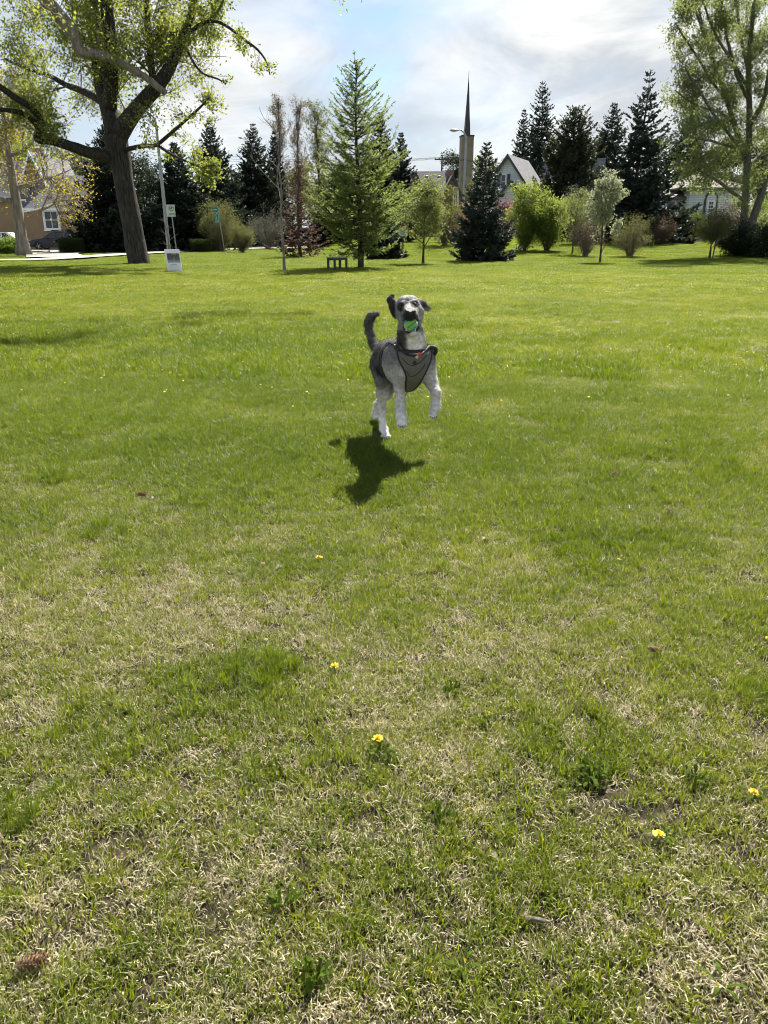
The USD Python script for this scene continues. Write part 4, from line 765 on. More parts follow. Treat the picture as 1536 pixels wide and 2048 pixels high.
hip(h, x_(1306), x_(1372), -0.6, 6.6, z_(396), z_(356), 1.7, "shingle_brown"); hip(h, x_(1335), x_(1470), -1.75, 6.4, z_(377), z_(340), 3.0, "shingle_brown")
window(h, x_(1313) + .3, x_(1320) + .1, z_(424), z_(403), -0.004, 1, 1, 0.08); window(h, x_(1323), x_(1340), z_(424), z_(403), -0.004, 1, 1, 0.08); window(h, x_(1345), x_(1352), z_(424), z_(403), -0.004, 1, 1, 0.08)
def arch(x0, x1, z0, zs, n=12): r = (x1 - x0) / 2; c = (x0 + x1) / 2; return [(x0, z0), (x1, z0)] + [(c + r * math.cos(a), zs + r * math.sin(a)) for a in np.linspace(0, math.pi, n)]
xa, xb = x_(1391), x_(1410); fr = MB().poly(list(Polygon(arch(xa - .16, xb + .16, z_(446), z_(399))).exterior.coords)[:-1], -1.27, -1.202, "xz"); dr = pl(h, "door_surround", fr, "slate_trim")
obj("arch_panel", MB().poly(arch(xa, xb, z_(446), z_(399)), -1.30, -1.274, "xz"), "siding_white", dr); dd = pl(h, "door", MB().box([xa + .12, -1.33, z_(446)], [xb - .12, -1.304, z_(402)]), "white_paint")
for i in range(2):
    for j in range(3): obj("pane", MB().box([xa + .24 + i * .19, -1.345, z_(424) + j * .27], [xa + .40 + i * .19, -1.332, z_(424) + j * .27 + .22]), "pane", dd)
obj("door_handle", MB().tube([[xb - .2, -1.38, z_(432)], [xb - .2, -1.38, z_(430)]], 0.03, 6), "black_plastic", dd)
pl(h, "chimney", MB().box([x_(1352), 4.0, z_(350)], [x_(1364), 5.0, z_(330)]), "brick_red")
pl(h, "porch", MB().box([x_(1383), -3.0, -0.3], [x_(1420), -1.27, z_(447)]), "foundation"); rl = MB()
for px in np.linspace(1371, 1384, 7): rl.box([x_(px) - .02, -2.2, z_(447)], [x_(px) + .02, -2.16, z_(424)])
rl.box([x_(1370), -2.21, z_(424)], [x_(1385), -2.15, z_(424) + .06]); pl(h, "railing", rl, "black_plastic")
g = ground(1386, 61.5); s = thing("concrete_steps", "pale concrete steps at the end of the bungalow's lawn", "steps", g)
for i in range(3): obj("step", MB().box([-0.82 + .06 * i, i * 0.34, -0.1], [0.72 + .06 * i, i * 0.34 + (0.34 if i < 2 else 3.0), 0.10 + 0.14 * i], 0.012), "concrete", s)
obj("handrail", MB().tube([[0.86, 0.0, 0.0], [0.86, 0.0, 0.85], [0.95, 1.2, 1.15], [0.95, 1.2, 0.2]], 0.018, 6), "black_plastic", s)

# ------------------------------------------------------------------ vehicles
def car(name, label, loc, rot, prof, L, W, wheels, r, paint, glass_prof, roof, tumble, group=None, rack=False, two_tone=None, lights=True):
    """side profile prof (x forward, z) of the lower body; glass_prof the greenhouse; windows listed as quads in the profile"""
    t = thing(name, label, "car", loc, rot, group)
    def loft(p, hw, tum, zb):
        pg = Polygon(p); m = trimesh.creation.extrude_polygon(pg, 2 * hw, engine="earcut"); v = np.stack([m.vertices[:, 0], m.vertices[:, 2] - hw, m.vertices[:, 1]], 1)
        v[:, 1] *= 1 - tum * np.clip((v[:, 2] - zb) / 0.5, 0, 2); return v, m.faces[:, ::-1]
    body = Polygon(prof).buffer(-0.02).buffer(0.02)
    for x in wheels: body = body.difference(Point(x, r).buffer(r * 1.13))
    lower = MB().add(*loft(list((body.geoms[0] if hasattr(body, "geoms") else body).exterior.coords)[:-1], W / 2, 0.03, 0.5))
    pl(t, "body", lower, paint)
    pl(t, "cabin", MB().add(*loft(glass_prof, W / 2 - 0.035, tumble, 0.85)), paint if not two_tone else two_tone)
    hw = lambda z: (W / 2 - 0.035) * (1 - tumble * max(0, (z - 0.85) / 0.5)) + 0.006
    for q in roof:
        for s in (-1, 1):
            v = [[x, s * hw(z), z] for x, z in q] + [[x, s * (hw(z) - 0.02), z] for x, z in q]; n = len(q); f = [[0, i, i + 1] for i in range(1, n - 1)] + [[n, n + i + 1, n + i] for i in range(1, n - 1)] + [x for i in range(n) for x in ([i, (i + 1) % n, n + i], [(i + 1) % n, n + (i + 1) % n, n + i])]
            pl(t, "side_window", MB().add(v, f if s < 0 else [[a, c_, b] for a, b, c_ in f]), "pane_car")
    # front and rear glass follow the cabin's ends
    gp = np.array(glass_prof); z1, z0 = gp[:, 1].max() - 0.07, gp[:, 1].min() + 0.05
    top, bot = gp[gp[:, 1] > gp[:, 1].max() - 0.06], gp[gp[:, 1] < gp[:, 1].min() + 0.02]
    for nm, xt, xb_, sg in (("windscreen", top[:, 0].max(), bot[:, 0].max(), 1), ("rear_window", top[:, 0].min(), bot[:, 0].min(), -1)):
        zz0, zz1 = gp[:, 1].min(), gp[:, 1].max(); xx = lambda z: xb_ + (xt - xb_) * (z - zz0) / (zz1 - zz0) + sg * 0.012
        q = [[xx(z0), -hw(z0) + .1, z0], [xx(z0), hw(z0) - .1, z0], [xx(z1), hw(z1) - .1, z1], [xx(z1), -hw(z1) + .1, z1]]; pl(t, nm, MB().add(q, [[0, 1, 2], [0, 2, 3]] if sg > 0 else [[0, 2, 1], [0, 3, 2]]), "pane_car")
    for x in wheels:
        for s in (-1, 1):
            wv = MB(); ring = trimesh.creation.annulus(r * 0.66, r, 0.2, sections=26); ring.apply_transform(trimesh.transformations.rotation_matrix(math.pi / 2, [1, 0, 0])); ring.apply_translation([x, s * (W / 2 - 0.11), r]); wv.mesh(ring); wh = pl(t, "wheel", wv, "rubber", smooth=30)
            rm = MB(); hub = trimesh.creation.cylinder(r * 0.20, 0.16, sections=16); hub.apply_transform(trimesh.transformations.rotation_matrix(math.pi / 2, [1, 0, 0])); hub.apply_translation([x, s * (W / 2 - 0.09), r]); rm.mesh(hub)
            for a in np.arange(5) * 2 * math.pi / 5: rm.beam([x, s * (W / 2 - 0.04), r], [x + math.cos(a) * r * .67, s * (W / 2 - 0.04), r + math.sin(a) * r * .67], 0.05, 0.03, (0, 1, 0))
            obj("rim", rm, "metal_grey", wh)
    xf, xr = max(p[0] for p in prof), min(p[0] for p in prof); zl = 0.72
    for s in (-1, 1):
        pl(t, "headlight", MB().box([xf - 0.12, s * (W / 2 - 0.42), zl - .08], [xf + 0.004, s * (W / 2 - 0.06), zl + .06], 0.02), "chrome")
        pl(t, "tail_light", MB().box([xr - 0.006, s * (W / 2 - 0.30), zl + .06], [xr + 0.14, s * (W / 2 + 0.004), zl + .26], 0.02), "tail_lamp")
        pl(t, "mirror", MB().box([glass_prof[0][0] - 0.55, s * (W / 2 + 0.03), 0.93], [glass_prof[0][0] - 0.42, s * (W / 2 + 0.19), 1.05], 0.03), paint)
        pl(t, "sill_trim", MB().box([wheels[1] + r * 1.2, s * (W / 2 - 0.0), 0.20], [wheels[0] - r * 1.2, s * (W / 2 + 0.012), 0.30]), "black_plastic")
        for x in (0.15, -0.9): pl(t, "door_handle", MB().box([x - .1, s * (W / 2 - 0.02), 0.80], [x + .08, s * (W / 2 + 0.02), 0.83]), "black_plastic")
    pl(t, "bumper", MB().box([xf - 0.10, -W / 2 + .05, 0.24], [xf + 0.03, W / 2 - .05, 0.48], 0.03), "black_plastic"); pl(t, "bumper", MB().box([xr - 0.03, -W / 2 + .05, 0.28], [xr + 0.10, W / 2 - .05, 0.50], 0.03), "chrome")
    if rack:
        zr = gp[:, 1].max()
        for s in (-1, 1): pl(t, "roof_rail", MB().tube([[0.6, s * .56, zr - .02], [0.5, s * .56, zr + .06], [-1.5, s * .56, zr + .06], [-1.65, s * .56, zr - .02]], 0.018, 6), "black_plastic")
        for x in (0.15, -1.05): pl(t, "crossbar", MB().box([x - .04, -.72, zr + .08], [x + .04, .72, zr + .115]), "black_plastic")
        pl(t, "ski_carrier", MB().box([-1.25, .15, zr + .116], [0.35, .35, zr + .17], 0.01), "black_plastic")
    return t
WAG = [(2.2, 0.30), (2.24, 0.55), (2.16, 0.74), (1.6, 0.86), (1.0, 0.93), (-2.1, 0.98), (-2.22, 0.85), (-2.24, 0.40), (-2.15, 0.26), (2.1, 0.22)]
WGL = [(1.02, 0.92), (0.30, 1.38), (-0.2, 1.45), (-1.55, 1.43), (-2.08, 0.97)]
WIN = [[(0.80, 0.96), (0.26, 1.33), (-0.16, 1.37), (-0.16, 0.96)], [(-0.24, 0.96), (-0.24, 1.38), (-1.0, 1.37), (-1.0, 0.97)], [(-1.08, 0.98), (-1.08, 1.365), (-1.45, 1.34), (-1.80, 1.0)]]
car("parked_wagon", "dark navy station wagon with roof rack parked before the ochre house", [*ground(117, 70.5)[:2], 0.075], math.pi, WAG, 4.4, 1.78, (1.38, -1.30), 0.315, "car_navy", WGL, WIN, 0.16, rack=True)
car("parked_car", "white car cut off by the left edge behind bright green plants", [*ground(-14, 68.5)[:2], 0.07], math.pi + 0.1, WAG, 4.4, 1.78, (1.38, -1.30), 0.315, "car_white", WGL, WIN, 0.16)
VAN = [(2.5, 0.36), (2.55, 0.7), (2.45, 0.98), (1.3, 1.06), (-2.45, 1.06), (-2.55, 0.9), (-2.55, 0.45), (-2.4, 0.32), (2.4, 0.28)]
VGL = [(1.30, 1.05), (0.55, 1.66), (0.1, 1.74), (-2.2, 1.72), (-2.45, 1.05)]
VIN = [[(1.05, 1.10), (0.52, 1.60), (0.02, 1.64), (0.02, 1.10)], [(-0.08, 1.10), (-0.08, 1.64), (-1.05, 1.63), (-1.05, 1.10)], [(-1.15, 1.10), (-1.15, 1.63), (-2.05, 1.62), (-2.2, 1.10)]]
gv = ground(594, 96); car("parked_van", "silver and maroon van parked on the road behind the dying spruce", gv + [0, 0, 0.06], 2.45, VAN, 5.1, 1.95, (1.62, -1.55), 0.36, "car_maroon", VGL, VIN, 0.14, two_tone="car_silver")

# ------------------------------------------------------------------ street and park furniture
def lamp_post(label, px, d, h, lean, arm, rot, group="street lamps"):
    g = ground(px, d); t = thing("street_lamp", label, "street lamp", g, rot, group)
    z = np.linspace(0, 1, 8)[:, None]; p = np.hstack([lean * h * z, 0 * z, (h - 0.7) * z]); n = 8
    a = np.linspace(0, math.pi * 0.52, n); bend = p[-1] + np.column_stack([-arm * np.sin(a) * 0 - arm * (1 - np.cos(a)), 0 * a, 0.7 * np.sin(a)])
    pl(t, "pole", MB().tube(p, np.linspace(0.115, 0.075, 8), 10), "metal_grey", smooth=True)
    pl(t, "arm", MB().tube(bend, np.linspace(0.075, 0.04, n), 8), "metal_grey", smooth=True)
    e = bend[-1]; hd = trimesh.creation.icosphere(2, 1.0); hd.apply_scale([0.34, 0.16, 0.09]); hd.apply_translation(e + [-0.30, 0, -0.02]); pl(t, "lamp_head", MB().mesh(hd), "metal_grey", smooth=True)
    ln = trimesh.creation.icosphere(2, 1.0); ln.apply_scale([0.20, 0.12, 0.07]); ln.apply_translation(e + [-0.34, 0, -0.08]); pl(t, "lens", MB().mesh(ln), "sign_white", smooth=True)
    pl(t, "base_collar", MB().tube([[0, 0, -.05], [0, 0, 0.35]], 0.15, 10), "metal_grey")
lamp_post("tall grey street lamp with curved arm in front of the church tower", 923, 62, zat(253, 62) - .95, 0.012, 0.55, 0.0)
lamp_post("grey street lamp rising from behind the lawn notice into the poplar leaves", 337, 50, 8.0, -0.012, 0.6, 0.3)
lamp_post("slender street lamp curving above the spruces left of the bare sapling", 512, 104, 11.9, 0.01, 0.9, 0.1)
g = ground(880, 128); t = thing("utility_pole", "wooden utility pole with crossarm beside the church tower", "utility pole", g); hz = zat(313, 128) - g[2]
pl(t, "pole", MB().tube([[0, 0, -.3], [0, 0, hz]], [0.17, 0.12], 8), "wood_dark"); pl(t, "crossarm", MB().box([-1.1, -.2, hz - .5], [1.1, -.08, hz - .36]), "wood_dark")
for x in (-1.0, -.45, .45, 1.0): pl(t, "insulator", MB().tube([[x, -.14, hz - .36], [x, -.14, hz - .16]], 0.05, 6), "wire_dark")
for i, (dx, dz) in enumerate(((-1.0, -.16), (-.45, -.16), (.45, -.16), (1.0, -.16))):
    a = g + [dx, -.14, hz + dz]; left = np.array([a[0] - 46, a[1] + 8 * (i - 1.5), a[2] + 0.8]); right = np.array([a[0] + 40, a[1] + 6, a[2] + .3]); pts = []
    for p, q in ((left, a), (a, right)):
        s = np.linspace(0, 1, 14)[:, None]; pts.append(p * (1 - s) + q * s - [0, 0, 1.1] * (4 * s * (1 - s)))
    obj("power_line", MB().tube(np.vstack([pts[0], pts[1][1:]]), 0.016, 4), "wire_dark", label=("left outermost thin overhead wire on the utility pole's crossarm", "second thin overhead wire from the left on the crossarm", "third thin overhead wire from the left on the crossarm", "right outermost thin overhead wire on the utility pole's crossarm")[i], cat="power line", group="power lines")
# bench
g = ground(674, 30.1); t = thing("park_bench", "small backless black framed bench with grey board top in front of the larch", "bench", g, 0.98)
for i, y in enumerate((-.13, 0.0, .13)): pl(t, "top_board", MB().box([-.41, y - .062, .42], [.41, y + .062, .465], .008), "wood_top")
for x in (-.36, .36):
    for y in (-.15, .15): pl(t, "leg", MB().box([x - .032, y - .032, 0], [x + .032, y + .032, .418]), "black_plastic")
    pl(t, "end_rail", MB().box([x - .028, -.117, .35], [x + .028, .117, .416]), "black_plastic"); pl(t, "foot_rail", MB().box([x - .028, -.117, .0], [x + .028, .117, .05]), "black_plastic")
for y in (-.15, .15): pl(t, "side_rail", MB().box([-.327, y - .028, .35], [.327, y + .028, .416]), "black_plastic")
# leash sign
def face(t, name, poly, y, mat, parent=None): return obj(name, MB().poly(poly, y - 0.003, y, "xz"), mat, parent or t)
def ring(cx, cz, r, w, n=26):
    a = np.linspace(0, 2 * math.pi, n, endpoint=False); o = np.column_stack([cx + r * np.cos(a), cz + r * np.sin(a)]); i = np.column_stack([cx + (r - w) * np.cos(a), cz + (r - w) * np.sin(a)])
    return np.vstack([o, i]), np.vstack([[k, (k + 1) % n, n + k] for k in range(n)] + [[(k + 1) % n, n + (k + 1) % n, n + k] for k in range(n)])
def ring_mesh(cx, cz, r, w, y):
    v, f = ring(cx, cz, r, w); v3 = np.column_stack([v[:, 0], np.full(len(v), y), v[:, 1]]); return MB().add(v3, f)
d = 41.0; g = ground(352, d); t = thing("leash_sign", "white sign with green ringed dog symbol on a thin post", "sign", g, 0.05); z = lambda py: zat(py, d) - g[2]; sx = lambda px: (px - 347) * d / 1632 - 0.10
pl(t, "post", MB().tube([[0.02, 0.02, -.1], [-.10, 0.02, z(414)]], 0.028, 7), "metal_grey"); zc = (z(409) + z(433)) / 2
pan = pl(t, "panel", MB().box([sx(338.5), -.022, z(433.5)], [sx(355), -.004, z(409.5)], .006), "sign_white"); cx = (sx(338.5) + sx(355)) / 2 + .03
obj("ring", ring_mesh(cx, zc + .10, .125, .025, -.0235), "green_sign", pan)
dogp = [(-.07, -.05), (-.05, -.05), (-.04, -.005), (.01, -.005), (.02, -.05), (.04, -.05), (.045, .02), (.075, .05), (.06, .075), (.03, .06), (.0, .035), (-.05, .03), (-.08, .055), (-.075, .02)]
obj("dog_symbol", MB().poly([(cx + a, zc + .10 + b) for a, b in dogp], -.0255, -.0225, "xz"), "sign_ink", pan)
for i in range(2):
    a = np.linspace(0.25, math.pi - 0.25, 8); o = [(cx + .15 * math.cos(q), zc - .20 + .02 - i * .05 + .06 * math.sin(q)) for q in a]; obj("legend_line", MB().tube([[p[0], -.024, p[1]] for p in o], .009, 4), "sign_ink", pan)
# route sign
d = 60.0; g = ground(449, d); t = thing("route_sign", "green sign with white outline symbol on a leaning post by the road", "sign", g, -0.05); z = lambda py: zat(py, d) - g[2]; sx = lambda px: (px - 449) * d / 1632
pl(t, "post", MB().tube([[0.0, 0.03, -.1], [sx(439.5), 0.03, z(412)]], 0.032, 7), "metal_grey")
pan = pl(t, "panel", MB().box([sx(433.2), -.03, z(446)], [sx(444), -.005, z(425)], .01), "green_sign"); cx, cz = (sx(433.2) + sx(444)) / 2, (z(446) + z(425)) / 2 + .06
drop = [(cx + .10 * math.cos(a), cz + .10 + .13 * math.sin(a)) for a in np.linspace(-.5, math.pi + .5, 14)]; drop = [(cx + .055, cz - .20), *drop, (cx - .055, cz - .20)]
obj("symbol", MB().tube([[p[0], -.033, p[1]] for p in drop], .012, 4), "sign_white", pan); obj("legend_line", MB().box([cx - .12, -.034, cz - .30], [cx + .12, -.0305, cz - .265]), "sign_white", pan)
for (a, b, c_, e) in ((433.2, 444, 446, 425),):
    w_ = .012; bd = MB()
    for q in (([sx(a) + .02, sx(b) - .02], [z(c_) + .02, z(c_) + .02 + w_]), ([sx(a) + .02, sx(b) - .02], [z(e) - .02 - w_, z(e) - .02]), ([sx(a) + .02, sx(a) + .02 + w_], [z(c_) + .034, z(e) - .034]), ([sx(b) - .02 - w_, sx(b) - .02], [z(c_) + .034, z(e) - .034])): bd.box([q[0][0], -.033, q[1][0]], [q[0][1], -.0305, q[1][1]])
    obj("border", bd, "sign_white", pan)
pl2 = pl(t, "tab", MB().box([sx(429), -.03, z(422)], [sx(441), -.005, z(414.5)], .01), "green_sign"); obj("legend_line", MB().box([sx(430.5), -.034, z(419)], [sx(439), -.0305, z(418)]), "sign_white", pl2)
# lawn notice
_mats["notice_print"] = usdkit.material(stage, "/World/Looks/notice_print", {"co": ("texture_coordinate", {}), "mp": ("mapping", {"scale": (9, 1, 14)}), "n": ("noise_texture", {"scale": 1.0, "detail": 5.0, "roughness": 0.7}), "sp": ("separate_xyz", {}),
    "a": ("math", {"math_type": "multiply_add", "value2": 1.4, "value3": -0.72}), "s": ("math", {"math_type": "add"}), "r": ("rgb_ramp", {"ramp": [(0.25, (0.30, 0.33, 0.36)), (0.42, (0.10, 0.09, 0.08)), (0.55, (0.05, 0.045, 0.045)), (0.7, (0.22, 0.13, 0.10)), (0.85, (0.45, 0.44, 0.44))]}), "p": ("principled_bsdf", {"roughness": 0.5})},
    [("co.object", "mp.vector"), ("mp.vector", "n.vector"), ("co.object", "sp.vector"), ("sp.z", "a.value1"), ("a.value", "s.value1"), ("n.fac", "s.value2"), ("s.value", "r.fac"), ("r.color", "p.base_color")], surface="p.BSDF")
d = 28.3; g = ground(344, d); t = thing("lawn_notice", "white notice board with printed picture standing tilted on the lawn", "notice", g, 0.12); k = d / 1632
H = 47.5 * d / 1731; W = 29.5 * k; sh = -0.055; fx = lambda u, v: (-W / 2 + u * W + sh * (v - .5) * 2 * .5, v * H)
def skew(u0, u1, v0, v1): return [fx(u0, v0), fx(u1, v0), fx(u1, v1), fx(u0, v1)]
pan = obj("panel", MB().poly(skew(0, 1, 0, 1), 0.0, .012, "xz"), "white_paint", t)
obj("picture", MB().poly(skew(.12, .95, .42, .82), -.003, -.0005, "xz"), "notice_print", pan)
ink = MB(); [ink.poly(skew(.29 + .07 * i, .29 + .055 + .07 * i, .342, .362), -.003, -.0005, "xz") for i in range(6)]; obj("headline", ink, "sign_ink", pan)
for i in range(5): obj("text_line", MB().poly(skew(.17, .80 - .12 * (i % 2), .29 - .05 * i, .297 - .05 * i), -.003, -.0005, "xz"), "print_grey", pan)
fig = MB(); [fig.poly(skew(.36 + .09 * i, .415 + .09 * i, .43, .52), -.006, -.0035, "xz") for i in range(6) if i != 3]; obj("picture_figures", fig, "print_grey", pan)
for u in (.1, .9): obj("stake", MB().tube([[fx(u, 0)[0], .02, -.1], [fx(u, .7)[0] , .02, .7 * H]], .006, 5), "metal_grey", t)
# wooden notice post
d = 52.0; g = ground(805, d); t = thing("notice_post", "brown wooden post with pale printed notice under a little board roof", "sign", g, 0.35); z = lambda py: zat(py, d) - g[2]
pl(t, "post", MB().box([-.06, -.06, -.1], [.06, .06, z(459)]), "wood_post"); pan = pl(t, "panel", MB().box([-.30, -.10, z(472)], [.30, -.065, z(460)], .006), "sign_pale"); pl(t, "roof_board", MB().beam([-.36, -.08, z(458.5)], [.36, -.08, z(458.5) + .10], .26, .03, (0, 1, 0)), "wood_post")
for i in range(4): obj("text_line", MB().box([-.24, -.104, z(470) + .07 * i], [.20 - .08 * (i % 2), -.1005, z(470) + .07 * i + .022]), "sign_ink", pan)
# stakes of the young maple
for i, px in enumerate((1420.5, 1428.5)):
    g = ground(px, 44.2); s = thing("tree_stake", ("left of two wooden stakes holding the young round headed sapling", "right of two wooden stakes holding the young round headed sapling")[i], "stake", g, group="stakes of the sapling"); pl(s, "post", MB().tube([[0, 0, -.1], [.10, 0, 1.5]], .035, 7), "wood_dark"); pl(s, "tie", MB().tube([[.07, -.02, 1.25], [(.12 if i == 0 else -.05), -.02, 1.2]], .012, 5), "rubber")
# thin young tree tied to the lawn notice
yt = broadleaf("pruned_sapling", "thin dead looking sapling with stubby twigs right behind the lawn notice", 338, 30.5, 2.0, 0.55, "leaf_bud", 90, 0.35, 0.04, 7, 0.04, 0, "bark_birch", "bark_birch", 0.7, 0, 3, 0.3, (-0.03, 0))
# ------------------------------------------------------------------ the dog, one continuous body from blended tapered capsules
def dj(px, py, d, r): return np.array([*at(px, py, d), r * SLIM])
SLIM = 1.0
CAPS = []      # (a, b, blend k, squash axis or None)
def cap(a, b, k=0.03): CAPS.append((dj(*a), dj(*b), k))
SLIM = 0.92
cap((773, 716, 5.00, .102), (782, 714, 4.78, .108), .05); cap((782, 716, 4.78, .112), (806, 722, 4.58, .128), .05); cap((806, 722, 4.58, .126), (826, 730, 4.45, .108), .05)
cap((790, 738, 4.72, .085), (816, 752, 4.50, .080), .05); cap((812, 728, 4.47, .075), (845, 728, 4.46, .072), .04); cap((822, 745, 4.43, .075), (820, 764, 4.45, .040), .05)
cap((826, 712, 4.46, .088), (822, 664, 4.40, .066), .05); cap((822, 690, 4.46, .082), (819, 640, 4.40, .066), .04)
SLIM = 1.0
# head: skull, brow, muzzle, cheeks, jaw
cap((815.5, 616, 4.37, .062), (816.5, 622, 4.34, .064), .03); cap((809, 608, 4.35, .040), (822, 606.5, 4.35, .040), .03); cap((819, 624, 4.27, .047), (820, 630, 4.175, .033), .022)
cap((804, 628, 4.33, .035), (812, 650, 4.28, .026), .02); cap((836, 624, 4.33, .035), (832, 648, 4.28, .026), .02)
cap((812, 634, 4.215, .021), (809, 642, 4.235, .018), .012); cap((829, 633, 4.215, .021), (833, 640, 4.235, .018), .012); cap((824, 660, 4.33, .030), (826, 666, 4.215, .019), .02)
cap((806, 607, 4.29, .014), (812, 606, 4.28, .012), .014); cap((824, 604, 4.28, .012), (831, 603, 4.29, .014), .014)
# ears
for p in (((795, 616, 4.38, .016), (786, 606, 4.39, .020)), ((786, 606, 4.39, .022), (780.5, 600, 4.40, .018)), ((791, 634, 4.39, .012), (784, 612, 4.395, .018)), ((780.5, 601, 4.40, .017), (784.5, 592.5, 4.41, .014)), ((788, 626, 4.38, .014), (782, 614, 4.37, .013))): cap(*p, .012)
for p in (((838, 604, 4.38, .020), (846, 609, 4.375, .018)), ((846, 609, 4.375, .018), (854, 616, 4.37, .014)), ((854, 616, 4.37, .014), (860, 617, 4.37, .009)), ((840, 610, 4.38, .018), (841, 628, 4.38, .014))): cap(*p, .012)
# front legs
SLIM = 0.72
for p in (((801, 722, 4.47, .078), (800, 748, 4.50, .060)), ((800, 748, 4.50, .054), (801, 774, 4.50, .043)), ((801, 774, 4.50, .043), (800.5, 812, 4.44, .032)), ((800.5, 812, 4.44, .032), (802, 832, 4.41, .031)), ((802, 832, 4.41, .033), (804, 845, 4.375, .036))): cap(*p, .03)
for p in (((852, 722, 4.46, .072), (857, 748, 4.46, .056)), ((857, 748, 4.46, .050), (864, 766, 4.44, .041)), ((864, 766, 4.44, .041), (872, 786, 4.39, .034)), ((872, 786, 4.39, .034), (871, 812, 4.38, .030)), ((871, 812, 4.38, .031), (867, 828, 4.365, .033))): cap(*p, .03)
for q, dd, (x0, y0) in (((796.5, 800.5, 805.5, 810), 4.345, (804, 850)), ((861.5, 865, 869, 872.5), 4.335, (867, 832.5))):
    for i, x in enumerate(q): cap((x + (x0 - x) * .15, y0 - 3, dd + .03, .014), (x, y0 + (1.5 if i in (1, 2) else 0) * 1.0, dd, .012), .007)
# hind legs and tail
SLIM = 0.70
for p in (((764, 730, 4.93, .112), (767, 760, 4.82, .074)), ((767, 762, 4.82, .060), (765, 786, 4.83, .046)), ((765, 786, 4.83, .044), (763, 818, 4.875, .031)), ((763, 818, 4.875, .030), (767, 856, 4.80, .026)), ((767, 856, 4.80, .027), (771, 870, 4.735, .029))): cap(*p, .03)
for i, x in enumerate((764.5, 768.5, 773.5, 778)): cap((770 + (x - 770) * .7, 870.5, 4.735, .015), (x, 873.5 + (.7 if i in (1, 2) else 0), 4.695, .0125), .007)
for p in (((776, 730, 5.03, .106), (783, 766, 4.93, .070)), ((783, 766, 4.93, .058), (776, 788, 5.05, .042)), ((776, 788, 5.05, .038), (757, 806, 5.19, .030)), ((757, 806, 5.19, .029), (752, 826, 5.19, .026)), ((752, 826, 5.19, .027), (753, 833, 5.14, .029))): cap(*p, .03)
for i, x in enumerate((748.5, 752, 756)): cap((752 + (x - 752) * .7, 832, 5.14, .015), (x, 834.5, 5.11, .013), .007)
SLIM = 0.95
for p in (((757, 702, 5.07, .040), (747, 687, 5.13, .029)), ((747, 687, 5.13, .028), (739, 664, 5.16, .025)), ((739, 664, 5.16, .025), (737, 645, 5.15, .027)), ((737, 645, 5.15, .027), (742, 633, 5.13, .024)), ((742, 633, 5.13, .023), (755, 627.5, 5.10, .014))): cap(*p, .02)
SLIM = 1.0
dog_root = np.array([0.02, 4.72, float(T(0.02, 4.72))])
def dog_sdf(p):
    out = None
    for a, b, k in CAPS:
        ab = b[:3] - a[:3]; t = np.clip(((p - a[:3]) @ ab) / (ab @ ab + 1e-12), 0, 1); q = a[:3] + t[:, None] * ab
        d = np.linalg.norm(p - q, axis=1) - (a[3] + (b[3] - a[3]) * t)
        if out is None: out = d
        else:
            h = np.clip(0.5 + 0.5 * (d - out) / k, 0, 1); out = d * (1 - h) + out * h - k * h * (1 - h)
    # the gape between the jaws, round the ball
    ballp = dj(821.5, 649.0, 4.20, .0385)
    return np.maximum(out, -(np.linalg.norm(p - ballp[:3], axis=1) - 0.0375))
def surface_nets(f, lo, hi, h):
    n = np.ceil((np.asarray(hi) - lo) / h).astype(int) + 1; ax = [lo[i] + h * np.arange(n[i]) for i in range(3)]
    G = np.stack(np.meshgrid(*ax, indexing="ij"), -1).reshape(-1, 3); d = np.concatenate([f(c) for c in np.array_split(G, 24)]).reshape(n)
    c8 = [d[i:n[0] - 1 + i, j:n[1] - 1 + j, k:n[2] - 1 + k] for i in (0, 1) for j in (0, 1) for k in (0, 1)]; off = np.array([[i, j, k] for i in (0, 1) for j in (0, 1) for k in (0, 1)], float)
    S_ = np.stack(c8, -1); inside = (S_ < 0).sum(-1); act = (inside > 0) & (inside < 8); idx = np.full(act.shape, -1); idx[act] = np.arange(act.sum()); s = S_[act]
    num, cnt = np.zeros((len(s), 3)), np.zeros(len(s))
    for a in range(8):
        for b in range(a + 1, 8):
            if np.abs(off[a] - off[b]).sum() != 1: continue
            m = (s[:, a] < 0) != (s[:, b] < 0); t = s[m, a] / (s[m, a] - s[m, b]); num[m] += off[a] + (off[b] - off[a]) * t[:, None]; cnt[m] += 1
    v = (np.argwhere(act) + num / cnt[:, None]) * h + lo; F = []
    for a in range(3):
        b, c = (a + 1) % 3, (a + 2) % 3; sl0, sl1 = [slice(None)] * 3, [slice(None)] * 3; sl0[a], sl1[a] = slice(0, -1), slice(1, None)
        ed = np.argwhere((d[tuple(sl0)] < 0) != (d[tuple(sl1)] < 0)); ed = ed[(ed[:, b] > 0) & (ed[:, c] > 0) & (ed[:, b] < n[b] - 1) & (ed[:, c] < n[c] - 1)]; sign = d[tuple(ed.T)] < 0
        def ix(db, dc): e = ed.copy(); e[:, b] -= db; e[:, c] -= dc; return idx[tuple(e.T)]
        q = np.stack([ix(1, 1), ix(0, 1), ix(0, 0), ix(1, 0)], 1); q[~sign] = q[~sign][:, ::-1]; F.append(q)
    F = np.vstack(F); return v, F[(F >= 0).all(1)]
B = np.array([[*c[0][:3]] for c in CAPS] + [[*c[1][:3]] for c in CAPS]); bv, bf = surface_nets(dog_sdf, B.min(0) - 0.16, B.max(0) + 0.16, 0.0062)
_e = np.vstack([bf[:, [i, (i + 1) % 4]] for i in range(4)]); _e = np.unique(np.sort(_e, 1), axis=0); _n = np.bincount(_e.ravel(), minlength=len(bv)).astype(float)
